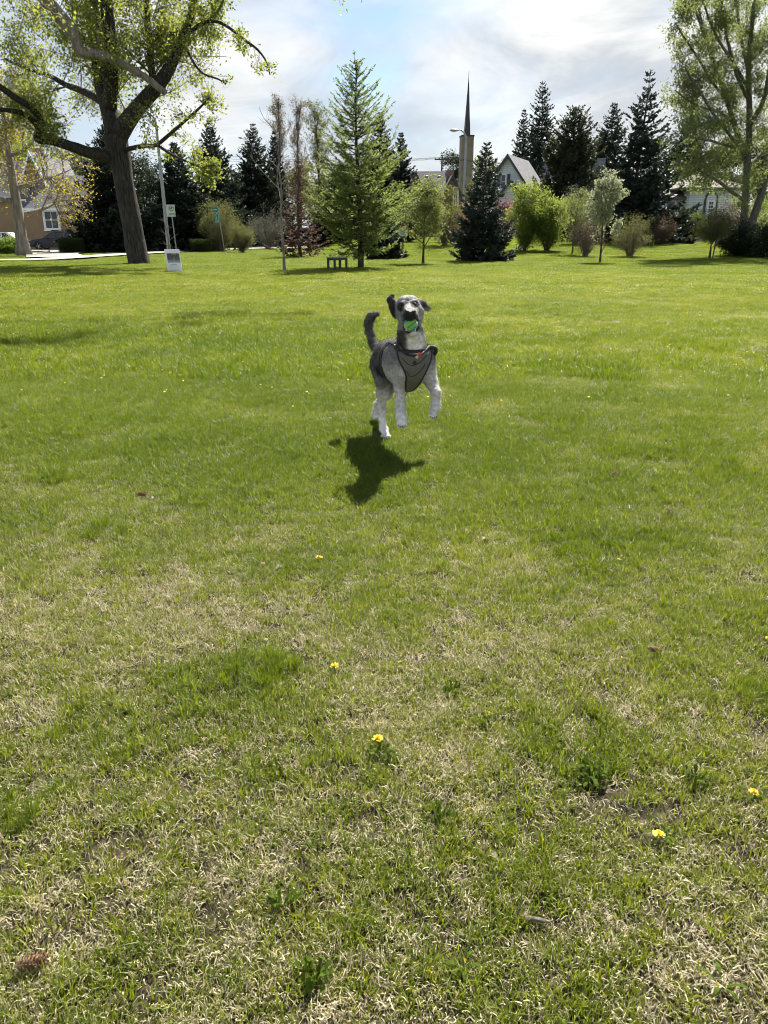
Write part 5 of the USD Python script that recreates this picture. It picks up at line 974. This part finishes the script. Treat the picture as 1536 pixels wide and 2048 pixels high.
for _w in (.5, -.5, .5, -.5):
    _s = np.zeros_like(bv); np.add.at(_s, _e[:, 0], bv[_e[:, 1]]); np.add.at(_s, _e[:, 1], bv[_e[:, 0]]); bv = np.where(_n[:, None] > 0, bv + _w * (_s / np.maximum(_n, 1)[:, None] - bv), bv)
dm = trimesh.Trimesh(bv, np.vstack([bf[:, [0, 1, 2]], bf[:, [0, 2, 3]]]), process=False); dm.remove_unreferenced_vertices()
if dm.volume < 0: dm.invert()
parts_ = dm.split(only_watertight=False); dm = max(parts_, key=lambda m: len(m.faces)) if len(parts_) > 1 else dm
N0 = dm.vertex_normals
# curls of the clipped coat as relief: strongest on the lower legs
qx, qy = project(dm.vertices)
amp = 0.0028 + 0.0075 * sstep(765, 800, qy) + .004 * (dm.vertices[:, 1] > 5.06); rel_ = meshkit.fbm(dm.vertices * [46, 46, 60], 2, 5) - 0.5
dv = dm.vertices + N0 * (rel_ * amp)[:, None] * 1.6; dm = trimesh.Trimesh(dv, dm.faces, process=False)
def fur_tone(p, nrm):
    """coat colour at a place: grey roan with dark ears, mask and tail, white bib and feet"""
    px, py = project(p); dep = p[:, 1]; n = meshkit.fbm(p * 17, 3, 8); n2 = meshkit.fbm(p * 70, 2, 9)
    t = np.full(len(p), 0.17) + (n - .5) * .16
    def put(mask, val, soft=1.0): nonlocal t; t = t * (1 - mask * soft) + val * mask * soft
    def blob(cx, cy, rx, ry, e=0.35): q = np.sqrt(((px - cx) / rx) ** 2 + ((py - cy) / ry) ** 2) + (n - .5) * .5; return 1 - sstep(1 - e, 1 + e, q)
    front = 1 - sstep(4.52, 4.62, dep); rear = sstep(4.54, 4.64, dep)
    put(rear * (1 - sstep(735, 762, py)), .075 + (n - .5) * .10)                     # darker back
    put(sstep(712, 755, py) * (1 - rear), .48); put(sstep(765, 800, py), .58); put(sstep(818, 845, py), .80)                                    # paler legs, white feet
    put(rear * blob(766, 741, 17, 13), .035); put(rear * blob(780, 738, 12, 12), .05)              # dark patches on the thigh
    put(sstep(5.04, 5.08, dep) * (1 - sstep(693, 712, py)), .085 + (n - .5) * .10)                  # tail
    head = (1 - sstep(655, 668, py)) * (1 - sstep(4.46, 4.5, dep))
    put(head, .25); put(head * blob(818, 601, 12, 12), .34); put(head * (1 - sstep(797, 806, px)) * sstep(600, 650, py), .15); put(head * sstep(630, 640, py), .22); put(head * blob(816, 614, 4.5, 10), .30)
    put(head * blob(801.5, 614, 8, 10, .2), .022); put(head * blob(830.5, 609, 9, 6.5, .2), .03); put(head * blob(814, 600, 4, 5), .09); put(head * blob(820, 628, 15, 9), .08); put(head * blob(820, 633, 15, 9), .022)
    put(head * (1 - sstep(788, 793, px)), .03); put(head * sstep(841, 845, px), .045); put(head * sstep(838, 842, px) * sstep(612, 620, py), .25)
    nk = front * sstep(655, 668, py) * (1 - sstep(708, 714, py))
    nk = nk * sstep(789, 799, px); put(nk, .09); put(nk * (1 - sstep(800, 814, px)), .05); put(nk * blob(831, 684, 17, 24), .80); put(nk * blob(828, 670, 12, 9), .70)
    put(head * blob(833, 657, 8, 6), .10)
    t = np.clip(t * (1 + (n2 - .5) * .8), .012, .88); warm = np.stack([t * 1.06, t, t * .93], 1); return warm
_mats["fur"] = usdkit.material(stage, "/World/Looks/fur", {"a": ("attribute", {"attribute": "coat"}), "p": ("principled_bsdf", {"roughness": 0.85, "specular_ior_level": 0.2, "sheen_weight": 0.0})}, [("a.color", "p.base_color")], surface="p.BSDF")
_mats["hair"] = usdkit.material(stage, "/World/Looks/hair", {"a": ("attribute", {"attribute": "coat"}), "p": ("principled_bsdf", {"roughness": 0.7, "specular_ior_level": 0.25}), "t": ("translucent_bsdf", {}), "m": ("mix_closure", {"fac": 0.35})}, [("a.color", "p.base_color"), ("a.color", "t.color"), ("p.BSDF", "m.closure1"), ("t.BSDF", "m.closure2")], surface="m.closure")
dog = thing("dog", "grey and white dog bounding towards the viewer with a striped ball in its mouth", "dog", dog_root)
col = fur_tone(dm.vertices, N0); C3 = Sdf.ValueTypeNames.Color3fArray
m_ = usdkit.mesh(stage, numbered(str(dog.GetPath()), "body"), trimesh.Trimesh(dm.vertices - dog_root, dm.faces, process=False), M("fur"), smooth=True)
UsdGeom.PrimvarsAPI(m_).CreatePrimvar("coat", C3, "vertex").Set(Vt.Vec3fArray.FromNumpy(col.astype(np.float32)))
# short hairs
rng = np.random.default_rng(99); nh = 60000; areas = dm.area_faces; fi = rng.choice(len(dm.faces), nh, p=areas / areas.sum()); w = rng.dirichlet([1, 1, 1], nh); P = np.einsum("ij,ijk->ik", w, dm.vertices[dm.faces[fi]]); NN = dm.face_normals[fi]
hx, hy = project(P); ln = np.full(nh, .009); ln = np.where(hy > 800, .010, ln); ln = np.where((P[:, 1] > 5.05) & (hy < 700), .015, ln); ln = np.where((hy < 660) & (P[:, 1] < 4.45), .006, ln); ln *= rng.uniform(.5, 1.3, nh)
harn_excl = np.zeros(nh, bool)
flow = unit(NN * .55 + rng.normal(0, .35, (nh, 3)) + [0, 0.15, -.55]); flow = np.where(((flow * NN).sum(1) < .12)[:, None], unit(flow + NN * .5), flow); sd = unit(np.cross(flow, rng.normal(0, 1, (nh, 3)))) * .0011; tip = P + flow * ln[:, None] + rng.normal(0, .0015, (nh, 3))
hv = np.stack([P - sd - NN * .002, P + sd - NN * .002, tip], 1); hc = np.repeat(fur_tone(P, NN), 3, 0)
# harness: an olive chest plate with dark piping, straps; collar and tag; all laid on the coat
PLATE = Polygon([(799, 694), (803, 692), (809, 703), (818, 710), (834, 711), (846, 703), (853, 692), (860, 694), (864, 704), (861, 716), (853, 735), (844, 752), (834, 768), (824, 778), (813, 780), (812, 766), (813, 752), (808, 738), (800, 722), (797, 706)])
shapely.prepare(PLATE)
def shell(mask, off, name, mat, parent, thick=True, smooth=True):
    f = dm.faces[mask]; use, inv = np.unique(f, return_inverse=True); f = inv.reshape(-1, 3); nn = N0[use]
    o = dm.vertices[use] + nn * off; i_ = dm.vertices[use] - nn * 0.002; n = len(use); e = np.sort(np.vstack([f[:, [0, 1]], f[:, [1, 2]], f[:, [2, 0]]]), 1); dirE = np.vstack([f[:, [0, 1]], f[:, [1, 2]], f[:, [2, 0]]])
    _, first, cnt = np.unique(e, axis=0, return_index=True, return_counts=True); b = dirE[first[cnt == 1]]
    side = np.vstack([np.stack([b[:, 0], b[:, 0] + n, b[:, 1] + n], 1), np.stack([b[:, 0], b[:, 1] + n, b[:, 1]], 1)])
    return obj(name, (np.vstack([o, i_]) - dog_root, np.vstack([f, side])), mat, parent, smooth=50)
plain("harness_olive", (0.125, 0.115, 0.085), 0.85, 0.10, 60, 0.4, bump_scale=400); plain("harness_black", (0.012, 0.012, 0.013), 0.7, 0.2, 30); plain("collar_red", (0.55, 0.03, 0.03), 0.4, 0.05, 5)
fc = dm.triangles_center; fn = dm.face_normals; fx_, fy_ = project(fc); facing = (fn @ -unit(fc.mean(0) - [0, 0, EYE])) > -0.25
harn = thing("dog_harness", "olive chest harness with black piping worn by the bounding dog", "harness", dog_root)
in_plate = shapely.contains_xy(PLATE, fx_, fy_) & (fc[:, 1] < 4.56) & facing; shell(in_plate, .012, "chest_plate", "harness_olive", harn)
def snap(px, py, off=0.0, dmax=4.62):
    """the point of the coat seen at a picture position"""
    o = np.array([0, 0, EYE]); v = unit(at(px, py, 4.5) - o); t = 3.7
    for _ in range(90):
        s = float(dog_sdf((o + v * t)[None])[0]); t += s * .8
        if s < .0006 or t > 5.6: break
    p = o + v * t; e = 1e-3; gr = np.array([dog_sdf((p + e * np.eye(3)[i])[None])[0] - dog_sdf((p - e * np.eye(3)[i])[None])[0] for i in range(3)]); return p + unit(gr) * off
def piping(pts, r, name, mat, off, n=5, parent=None):
    q = smooth_line(pts, n); P_ = np.array([snap(x, y, off) for x, y in q]); P_ = P_[P_[:, 1] < 4.66]
    for _ in range(2): P_[1:-1] = (P_[:-2] + 2 * P_[1:-1] + P_[2:]) / 4
    obj(name, MB().tube(P_ - dog_root, r, 7), mat, parent or harn, smooth=True)
piping([(800, 694), (798, 706), (801, 722), (809, 738), (814, 752), (812.5, 766), (813.5, 779)], .0065, "piping", "harness_black", .010)
piping([(860, 696), (861, 714), (854, 733), (845, 751), (835, 767), (825, 777), (814, 779.5)], .0065, "piping", "harness_black", .010)
piping([(801, 694), (808, 703), (818, 710.5), (834, 711.5), (846, 704), (854, 694)], .006, "piping", "harness_black", .011)
piping([(815, 742), (822, 752), (838, 743), (848, 728)], .0022, "seam", "harness_black", .0125)
piping([(806, 716), (816, 728), (827, 731), (842, 722), (853, 708)], .0022, "seam", "harness_black", .0125)
bd_ = unit(dj(826, 730, 4.45, 0)[:3] - dj(764, 716, 5.0, 0)[:3]); gc = dj(797, 719, 4.66, 0)[:3]; torso = (fc[:, 2] > .34) & (fc[:, 1] > 4.5) & (fy_ > 680)
shell((np.abs((fc - gc) @ bd_) < .016) & torso & (fc[:, 1] < 4.9), .009, "girth_strap", "harness_black", harn)
shell((np.abs((fc - gc - bd_ * .055) @ bd_) < .010) & torso & (fc[:, 1] < 4.85), .007, "side_strap", "harness_black", harn)
for (a, b) in (((804, 693, 4.45), (800, 672 + 14, 4.56)), ):
    piping([(803, 694), (801, 690), (799, 687)], .008, "shoulder_strap", "harness_black", .004)
# the strap with its buckle standing off the far shoulder
bk = snap(859, 700, .004); sb = [bk, bk + [.012, -.005, .012], bk + [.030, .0, .006], bk + [.034, .01, -.014], bk + [.020, .01, -.034], bk + [.004, .0, -.042]]
obj("shoulder_strap", MB().tube(smooth_line(np.array(sb), 4) - dog_root, .012, 8), "harness_black", harn, smooth=True)
obj("buckle", MB().box(bk - dog_root + [-.012, -.030, -.004], bk - dog_root + [.020, -.012, .026], .004), "black_plastic", harn)
lg = snap(829, 726, .014) - dog_root; obj("badge", MB().tube([lg + [0, .004, 0], lg + [0, -.003, 0]], .011, 12), "harness_black", harn)
collar = thing("dog_collar", "black collar with small red tag round the dog's neck", "collar", dog_root)
na = unit(np.array([0.02, -.12, 1.0])); nc = snap(832, 703); cm = (np.abs((fc - nc) @ na) < .009) & (fc[:, 1] < 4.60) & (fy_ > 655) & (fy_ < 712)
shell(cm, .013, "band", "harness_black", collar)
tg = snap(836, 709, .018) - dog_root; obj("tag", MB().tube([tg + [0, .002, 0], tg + [0, -.002, 0]], .013, 14), "collar_red", collar); obj("tag", MB().tube([tg + [-.012, -.002, -.014], tg + [-.012, -.006, -.014]], .009, 12), "chrome", collar)
piping([(828, 706), (832, 708), (839, 707), (844, 704)], .0035, "chain", "chrome", .018, parent=collar)
# hair keeps clear of the gear
covered = np.zeros(len(dm.faces), bool); covered |= in_plate | cm | ((np.abs((fc - gc) @ bd_) < .016) & torso & (fc[:, 1] < 4.9)); keep = ~covered[fi]
hvk = hv[keep].reshape(-1, 3) - dog_root; m_ = usdkit.mesh(stage, numbered(str(dog.GetPath()), "coat_hair"), (hvk, np.arange(len(hvk)).reshape(-1, 3)), M("hair"))
UsdGeom.PrimvarsAPI(m_).CreatePrimvar("coat", C3, "vertex").Set(Vt.Vec3fArray.FromNumpy(hc.reshape(-1, 3, 3)[keep].reshape(-1, 3).astype(np.float32)))
m_.GetPrim().SetCustomDataByKey("kind", "stuff")
# eyes, nose, mouth, claws
_mats["eye"] = usdkit.material(stage, "/World/Looks/eye", {"p": ("principled_bsdf", {"base_color": (0.012, 0.008, 0.006), "roughness": 0.05, "coat_weight": 1.0})}, [], surface="p.BSDF")
plain("nose_leather", (0.012, 0.012, 0.013), 0.35, 0.3, 90, 0.5, bump_scale=250); plain("lip", (0.018, 0.014, 0.014), 0.5, 0.2, 20); plain("claw", (0.02, 0.018, 0.016), 0.4, 0.2, 10); plain("tongue", (0.35, 0.09, 0.09), 0.4, 0.1, 20); plain("tooth", (0.7, 0.66, 0.55), 0.3, 0.05, 10)
for px, py in ((801.5, 613.5), (830.0, 609.5)):
    p = snap(px, py, -.005) - dog_root; m = trimesh.creation.icosphere(3, .0115); m.apply_translation(p); obj("eye", m, "eye", dog, smooth=True)
    a = np.linspace(.2, math.pi - .2, 8); obj("eyelid", MB().tube(np.column_stack([p[0] + .0125 * np.cos(a), np.full(8, p[1] - .007), p[2] + .0115 * np.sin(a)]), .0035, 6), "lip", dog, smooth=True)
npos = dj(820.5, 624.5, 4.150, 0)[:3]; import manifold3d as mf
def hullballs(bs): return mf.Manifold.batch_hull([mf.Manifold.sphere(r, 20).translate(tuple(map(float, c))) for c, r in bs])
nose = hullballs([(npos - dog_root + [-.019, .004, .004], .012), (npos - dog_root + [.019, .004, .004], .012), (npos - dog_root + [0, -.005, -.005], .014), (npos - dog_root + [-.010, .010, .010], .010), (npos - dog_root + [.010, .010, .010], .010), (npos - dog_root + [0, .010, -.022], .010)])
for s in (-1, 1): nose = nose - mf.Manifold.sphere(.0055, 14).scale((1.2, 1, .8)).translate(tuple(npos - dog_root + [s * .0125, -.0115, -.003]))
obj("nose", nose, "nose_leather", dog, smooth=40)
ball_c = dj(821.5, 649.0, 4.195, 0)[:3]
ja = np.linspace(math.pi * 1.02, math.pi * 1.98, 14); jl = np.column_stack([ball_c[0] + .003 + .039 * np.cos(ja), ball_c[1] + .018 + .012 * np.abs(np.cos(ja)), ball_c[2] - .006 + .036 * np.sin(ja)]) - dog_root
obj("lower_lip", MB().tube(jl, np.r_[.006, np.full(12, .009), .006], 8), "lip", dog, smooth=True)
ua = np.linspace(math.pi * .08, math.pi * .92, 12); ul = np.column_stack([ball_c[0] + .042 * np.cos(ua), ball_c[1] + .004 + .01 * np.abs(np.cos(ua)), ball_c[2] + .012 + .024 * np.sin(ua)]) - dog_root
obj("upper_lip", MB().tube(ul, .006, 8), "lip", dog, smooth=True)
for s in (-.55, .55): b = ball_c - dog_root + [s * .045, -.022, -.030]; obj("tooth", MB().tube([b, b + [0, -.001, .011]], [.0035, .0008], 6), "tooth", dog)
for lst in (((796.5, 850), (800.5, 851.5), (805.5, 851.5), (810, 850)), ((861.5, 832), (865, 834), (869, 834), (872.5, 832)), ((764.5, 873.5), (768.5, 874.5), (773.5, 874.5), (778, 873.5))):
    for px, py in lst:
        p = snap(px, py, -.003) - dog_root; obj("claw", MB().tube([p, p + [0, -.008, -.003], p + [0, -.012, -.009]], [.0028, .0022, .0007], 6), "claw", dog)
# the ball
nodes = {"co": ("texture_coordinate", {}), "mp": ("mapping", {"rotation": (0.3, 0.62, 0.2)}), "sp": ("separate_xyz", {}), "m": ("math", {"math_type": "multiply_add", "value2": 13.0, "value3": 0.5}),
         "r": ("rgb_ramp", {"interpolate": False, "ramp": [(0.0, (0.0, 0.22, 0.24)), (0.16, (0.20, 0.44, 0.02)), (0.34, (0.01, 0.24, 0.24)), (0.44, (0.22, 0.46, 0.02)), (0.72, (0.01, 0.24, 0.25))]}), "n": ("noise_texture", {"scale": 420.0, "detail": 3.0}), "b": ("bump", {"strength": 0.6, "distance": 0.003}),
         "p": ("principled_bsdf", {"roughness": 0.85, "sheen_weight": 0.4})}
_mats["ball_felt"] = usdkit.material(stage, "/World/Looks/ball_felt", nodes, [("co.object", "mp.vector"), ("mp.vector", "sp.vector"), ("sp.z", "m.value1"), ("m.value", "r.fac"), ("r.color", "p.base_color"), ("co.object", "n.vector"), ("n.fac", "b.height"), ("b.normal", "p.normal")], surface="p.BSDF")
bl = thing("ball", "blue green and lime striped ball held in the dog's mouth", "ball", ball_c); obj("felt", trimesh.creation.icosphere(4, .0375), "ball_felt", bl, smooth=True)
a = np.linspace(0, 2 * math.pi, 60); sm_ = np.column_stack([np.cos(a) * .0372, np.sin(a) * .0372 * np.cos(.6), np.sin(a) * .0372 * np.sin(.6)]); obj("seam", MB().tube(sm_, .0009, 5), "sign_white", bl)

# ------------------------------------------------------------------ small things on the lawn
plain("petal", (0.80, 0.60, 0.015), 0.6, 0.15, 60); plain("stalk", (0.14, 0.20, 0.04), 0.6, 0.2, 20); plain("cone_scale", (0.17, 0.095, 0.045), 0.8, 0.35, 40); plain("cone_scale_light", (0.40, 0.27, 0.155), 0.8, 0.3, 40); plain("dry_leaf", (0.27, 0.225, 0.165), 0.8, 0.3, 30); plain("stick_wood", (0.19, 0.16, 0.135), 0.9, 0.35, 40, 0.6, stretch=(1, 8, 8))
leafy("weed_leaf", (0.065, 0.105, 0.012), (0.12, 0.16, 0.02), 0.35, (0.17, 0.24, 0.02), 0.85, 8.0, spec=0.1)
def gpt(px, py, lift=0.0):
    """where the lawn is seen at a picture position"""
    d = (EYE) / math.tan(PITCH + math.atan((py - CY) / FPX)); 
    for _ in range(4): x = at(px, py, d)[0]; d = (EYE - float(T(x, d))) / math.tan(PITCH + math.atan((py - CY) / FPX))
    x = at(px, py, d)[0]; return np.array([x, d, float(T(x, d)) + lift])
def dandelion(px, py, label, R=0.015, closed=False, stem=0.035, seed=0):
    rng = np.random.default_rng(seed); g = gpt(px, py + 6); t = thing("dandelion", label, "flower", g, group="dandelions in the grass")
    st = polyline([0, 0, -.005], [rng.normal(0, .15), rng.normal(0, .15), 1], stem, 4, rng, .1); obj("stem", MB().tube(st, .0016, 5), "stalk", t); top = st[-1]; mb = MB(); nL = 22 if closed else 90; R *= .84
    for i in range(nL):
        ringk = i % 3; a = rng.uniform(0, 6.283); el = (0.15 + .45 * ringk + rng.normal(0, .08)) if not closed else 1.2; L = R * (1.0 - .22 * ringk) * rng.uniform(.85, 1.1); o = np.array([math.cos(a) * math.cos(el), math.sin(a) * math.cos(el), math.sin(el)]); s = np.array([-math.sin(a), math.cos(a), 0]) * R * .075
        mb.add([top + o * L * .12 - s * .6, top + o * L * .12 + s * .6, top + o * L + s, top + o * L - s], [[0, 1, 2, 3]])
    obj("petals", mb, "petal", t); cp = trimesh.creation.icosphere(1, R * .30); cp.apply_scale([1, 1, .8]); cp.apply_translation(top + [0, 0, -.002]); obj("bud_base", cp, "stalk", t)
    lf = MB()
    for i in range(5):
        a = i * 1.25 + rng.normal(0, .3); L = rng.uniform(.03, .05); o = np.array([math.cos(a), math.sin(a), 0]); s = np.array([-o[1], o[0], 0]) * .0035; k = np.linspace(0, 1, 6); rows = [np.array([0, 0, .004]) + o * L * q + [0, 0, .018 * math.sin(q * 2.6)] for q in k]; w_ = [.3, .8, .5, 1.0, .7, .05]
        v = [p_ + sg * s * ww for p_, ww in zip(rows, w_) for sg in (-1, 1)]; lf.add(v, [[2 * q, 2 * q + 1, 2 * q + 3, 2 * q + 2] for q in range(5)])
    obj("leaf_rosette", lf, "weed_leaf", t); return t
for i, (px, py, lb, R, c, s) in enumerate(((670, 1339, "open dandelion right of the lush grass tuft in the left foreground", .016, 0, .035), (758, 1491, "open dandelion in the middle foreground", .017, 0, .035), (1320, 1680, "open dandelion in the right foreground above the bare straw patch", .016, 0, .035), (1505, 1590, "dandelion close to the right edge of the foreground", .014, 0, .02),
        (638, 1121, "dandelion left of the dog's shadow tip beside the grey dry leaf", .017, 0, .03), (527, 1129, "small dandelion left of the grey dry leaf", .010, 0, .02), (969, 1441, "half closed dandelion in the middle foreground, right of the open one", .011, 1, .04), (924, 1938, "closed dandelion bud near the bottom middle", .008, 1, .03), (1441, 1975, "closed dandelion bud near the bottom right corner", .008, 1, .025),
        (536, 1280, "small yellow dandelion above the lush grass tuft", .008, 0, .02), (1238, 1120, "small dandelion in the right middle lawn left of the reddish cone", .011, 0, .02), (261, 1060, "small dandelion in the left middle lawn", .011, 0, .02), (1313, 972, "tiny dandelion right of the brown cone in the right lawn", .012, 0, .02), (1533, 1278, "dandelion touching the right edge of the middle lawn", .013, 0, .02), (520, 1055, "tiny yellow dandelion between the left cone and the dog's shadow", .009, 0, .02))):
    dandelion(px, py, lb, R, bool(c), s, 400 + i)
rng = np.random.default_rng(11); mb = MB()
for _ in range(420):
    y = 5.5 + 26 * rng.random() ** 1.1; x = rng.uniform(-.52, .52) * y
    if _ % 2: x = -0.2 * y + rng.normal(0, .16) * y
    z = float(T(x, y)) + .045; m = trimesh.creation.icosphere(0, rng.uniform(.007, .012)); m.apply_scale([1, 1, .5]); m.apply_translation([x, y, z]); mb.mesh(m)
obj("distant_dandelions", mb, "petal", label="tiny yellow dandelion heads sprinkled over the far lawn", cat="flowers", kind="stuff")
def cone(px, py, L, rot, label, pale=False, seed=0):
    rng = np.random.default_rng(seed); g = gpt(px, py, .016); t = thing("spruce_cone", label, "cone", g, rot, group="spruce cones on the lawn"); R = L * .245
    core = trimesh.creation.icosphere(2, 1.0); core.apply_scale([L * .46, R * .72, R * .72]); core.apply_translation([0, 0, R * .7]); obj("core", core, "cone_scale", t, smooth=True)
    n = 84
    for grp, mat in ((0, "cone_scale"), (1, "cone_scale_light")):
        mb = MB()
        for i in range(grp, n, 2):
            u = (i + .5) / n; a = i * 2.39996; x = (u - .5) * L; r = R * math.sqrt(max(.05, 1 - (2 * u - 1) ** 2 * .9)); o = np.array([0, math.cos(a), math.sin(a)]); s = np.array([0, -math.sin(a), math.cos(a)]) * R * .34; b = np.array([x, 0, R * .7]) + o * r * .62; e = b + o * r * .5 + [L * .085, 0, 0]
            mb.add([b - s * .6, b + s * .6, e + s, e - s, (b + e) / 2 + o * R * .10], [[0, 1, 4], [1, 2, 4], [2, 3, 4], [3, 0, 4]])
        obj("scales", mb, mat, t)
for i, a in enumerate(((67, 1944, .052, .35, "large brown spruce cone at the bottom left corner"), (1307, 1312, .040, -.5, "brown spruce cone in the right foreground lawn"), (1339, 1035, .045, 1.4, "reddish spruce cone standing out in the right middle lawn", True), (1227, 958, .052, .4, "dark brown spruce cone farthest back on the right lawn"), (285, 998, .050, -.2, "reddish spruce cone lying in the left middle lawn", True))): cone(*a, seed=500 + i)
g = gpt(1072, 1856, .010); t = thing("stick", "short grey weathered stick in the bottom foreground right of centre", "stick", g, -.45); q = polyline([-.024, 0, .004], [1, 0, 0], .048, 6, rng, .08); obj("wood", rough_tube(q, np.array([.0035, .0055, .005, .006, .0055, .005, .003]), 8, 3, .25), "stick_wood", t, smooth=True)
def dry_leaf(px, py, L, rot, label, seed):
    rng = np.random.default_rng(seed); L *= .7; g = gpt(px, py, .014); t = thing("dry_leaf", label, "leaf", g, rot, group="dry leaves on the lawn"); k = np.linspace(0, 1, 9); w_ = np.sin(k * np.pi) ** .7 * L * .26 + .0005; v = []
    for q, ww in zip(k, w_):
        c = np.array([(q - .5) * L, .1 * L * math.sin(q * 3), .006 * math.sin(q * 3.1)]); v += [c + [0, -ww, ww * .5], c, c + [0, ww, ww * .7]]
    f = [x for i in range(8) for x in ([3 * i, 3 * i + 1, 3 * i + 4, 3 * i + 3], [3 * i + 1, 3 * i + 2, 3 * i + 5, 3 * i + 4])]; obj("blade", MB().add(v, f), "dry_leaf", t, smooth=True); obj("stem", MB().tube([[.5 * L, .01 * L, 0], [.68 * L, .03 * L, .003]], .0009, 4), "stick_wood", t)
for i, a in enumerate(((559, 1144, .050, .6, "grey curled dry leaf left of the dog's shadow tip"), (845, 1040, .055, .1, "pale dry leaf just right of the dog's shadow"), (968, 1086, .045, .5, "narrow pale dry leaf right of the dog's shadow tip"), (105, 885, .07, .2, "pale dry leaf in the lush left lawn"), (660, 843, .06, .1, "thin pale dry leaf left of the dog's hind paws"), (1213, 779, .07, .15, "pale dry leaf in the lawn far right of the dog"), (308, 1003, .040, 1.3, "white speck of a dry leaf beside the left cone"), (1424, 1612, .022, 1.1, "small grey dry leaf in the right foreground"), (1004, 1500, .022, -.7, "dark curled dry leaf right of the middle dandelion"), (985, 1728, .035, -.5, "reddish beige dry leaf in the lower middle foreground"))): dry_leaf(*a, 600 + i)
def rosette(px, py, R, n, label, seed):
    rng = np.random.default_rng(seed); g = gpt(px, py); t = thing("weed_rosette", label, "weed", g, group="weeds in the foreground lawn"); lf = MB()
    for i in range(n):
        a = i * 2.4 + rng.normal(0, .3); L = .8 * R * rng.uniform(.6, 1.1); o = np.array([math.cos(a), math.sin(a), 0]); wv = R * .075; k = np.linspace(0, 1, 8); w_ = np.array([.25, .5, .9, .6, 1.1, .8, .9, .05]); ce = [np.array([0, 0, .004]) + o * L * q + [0, 0, .030 * math.sin(q * 2.5) * rng.uniform(.6, 1.2)] for q in k]; s = np.array([-o[1], o[0], rng.normal(0, .3)]) * wv
        lf.add([p_ + sg * s * ww for p_, ww in zip(ce, w_) for sg in (-1, 1)], [[2 * q, 2 * q + 1, 2 * q + 3, 2 * q + 2] for q in range(7)])
    obj("leaves", lf, "weed_leaf", t)
for i, a in enumerate(((630, 1965, .060, 11, "broad leaved weed rosette at the bottom left of centre"), (565, 1818, .050, 10, "weed rosette in the lower left foreground"), (1180, 1560, .075, 13, "spreading weed rosette in the right foreground"), (760, 1520, .055, 10, "weed rosette below the open middle dandelion"), (1390, 1570, .05, 9, "pale weed rosette right of the spreading one"), (905, 1390, .05, 9, "dark weed rosette above the half closed dandelion"), (880, 1640, .05, 9, "weed rosette in the lower middle lawn"))): rosette(*a, 700 + i)
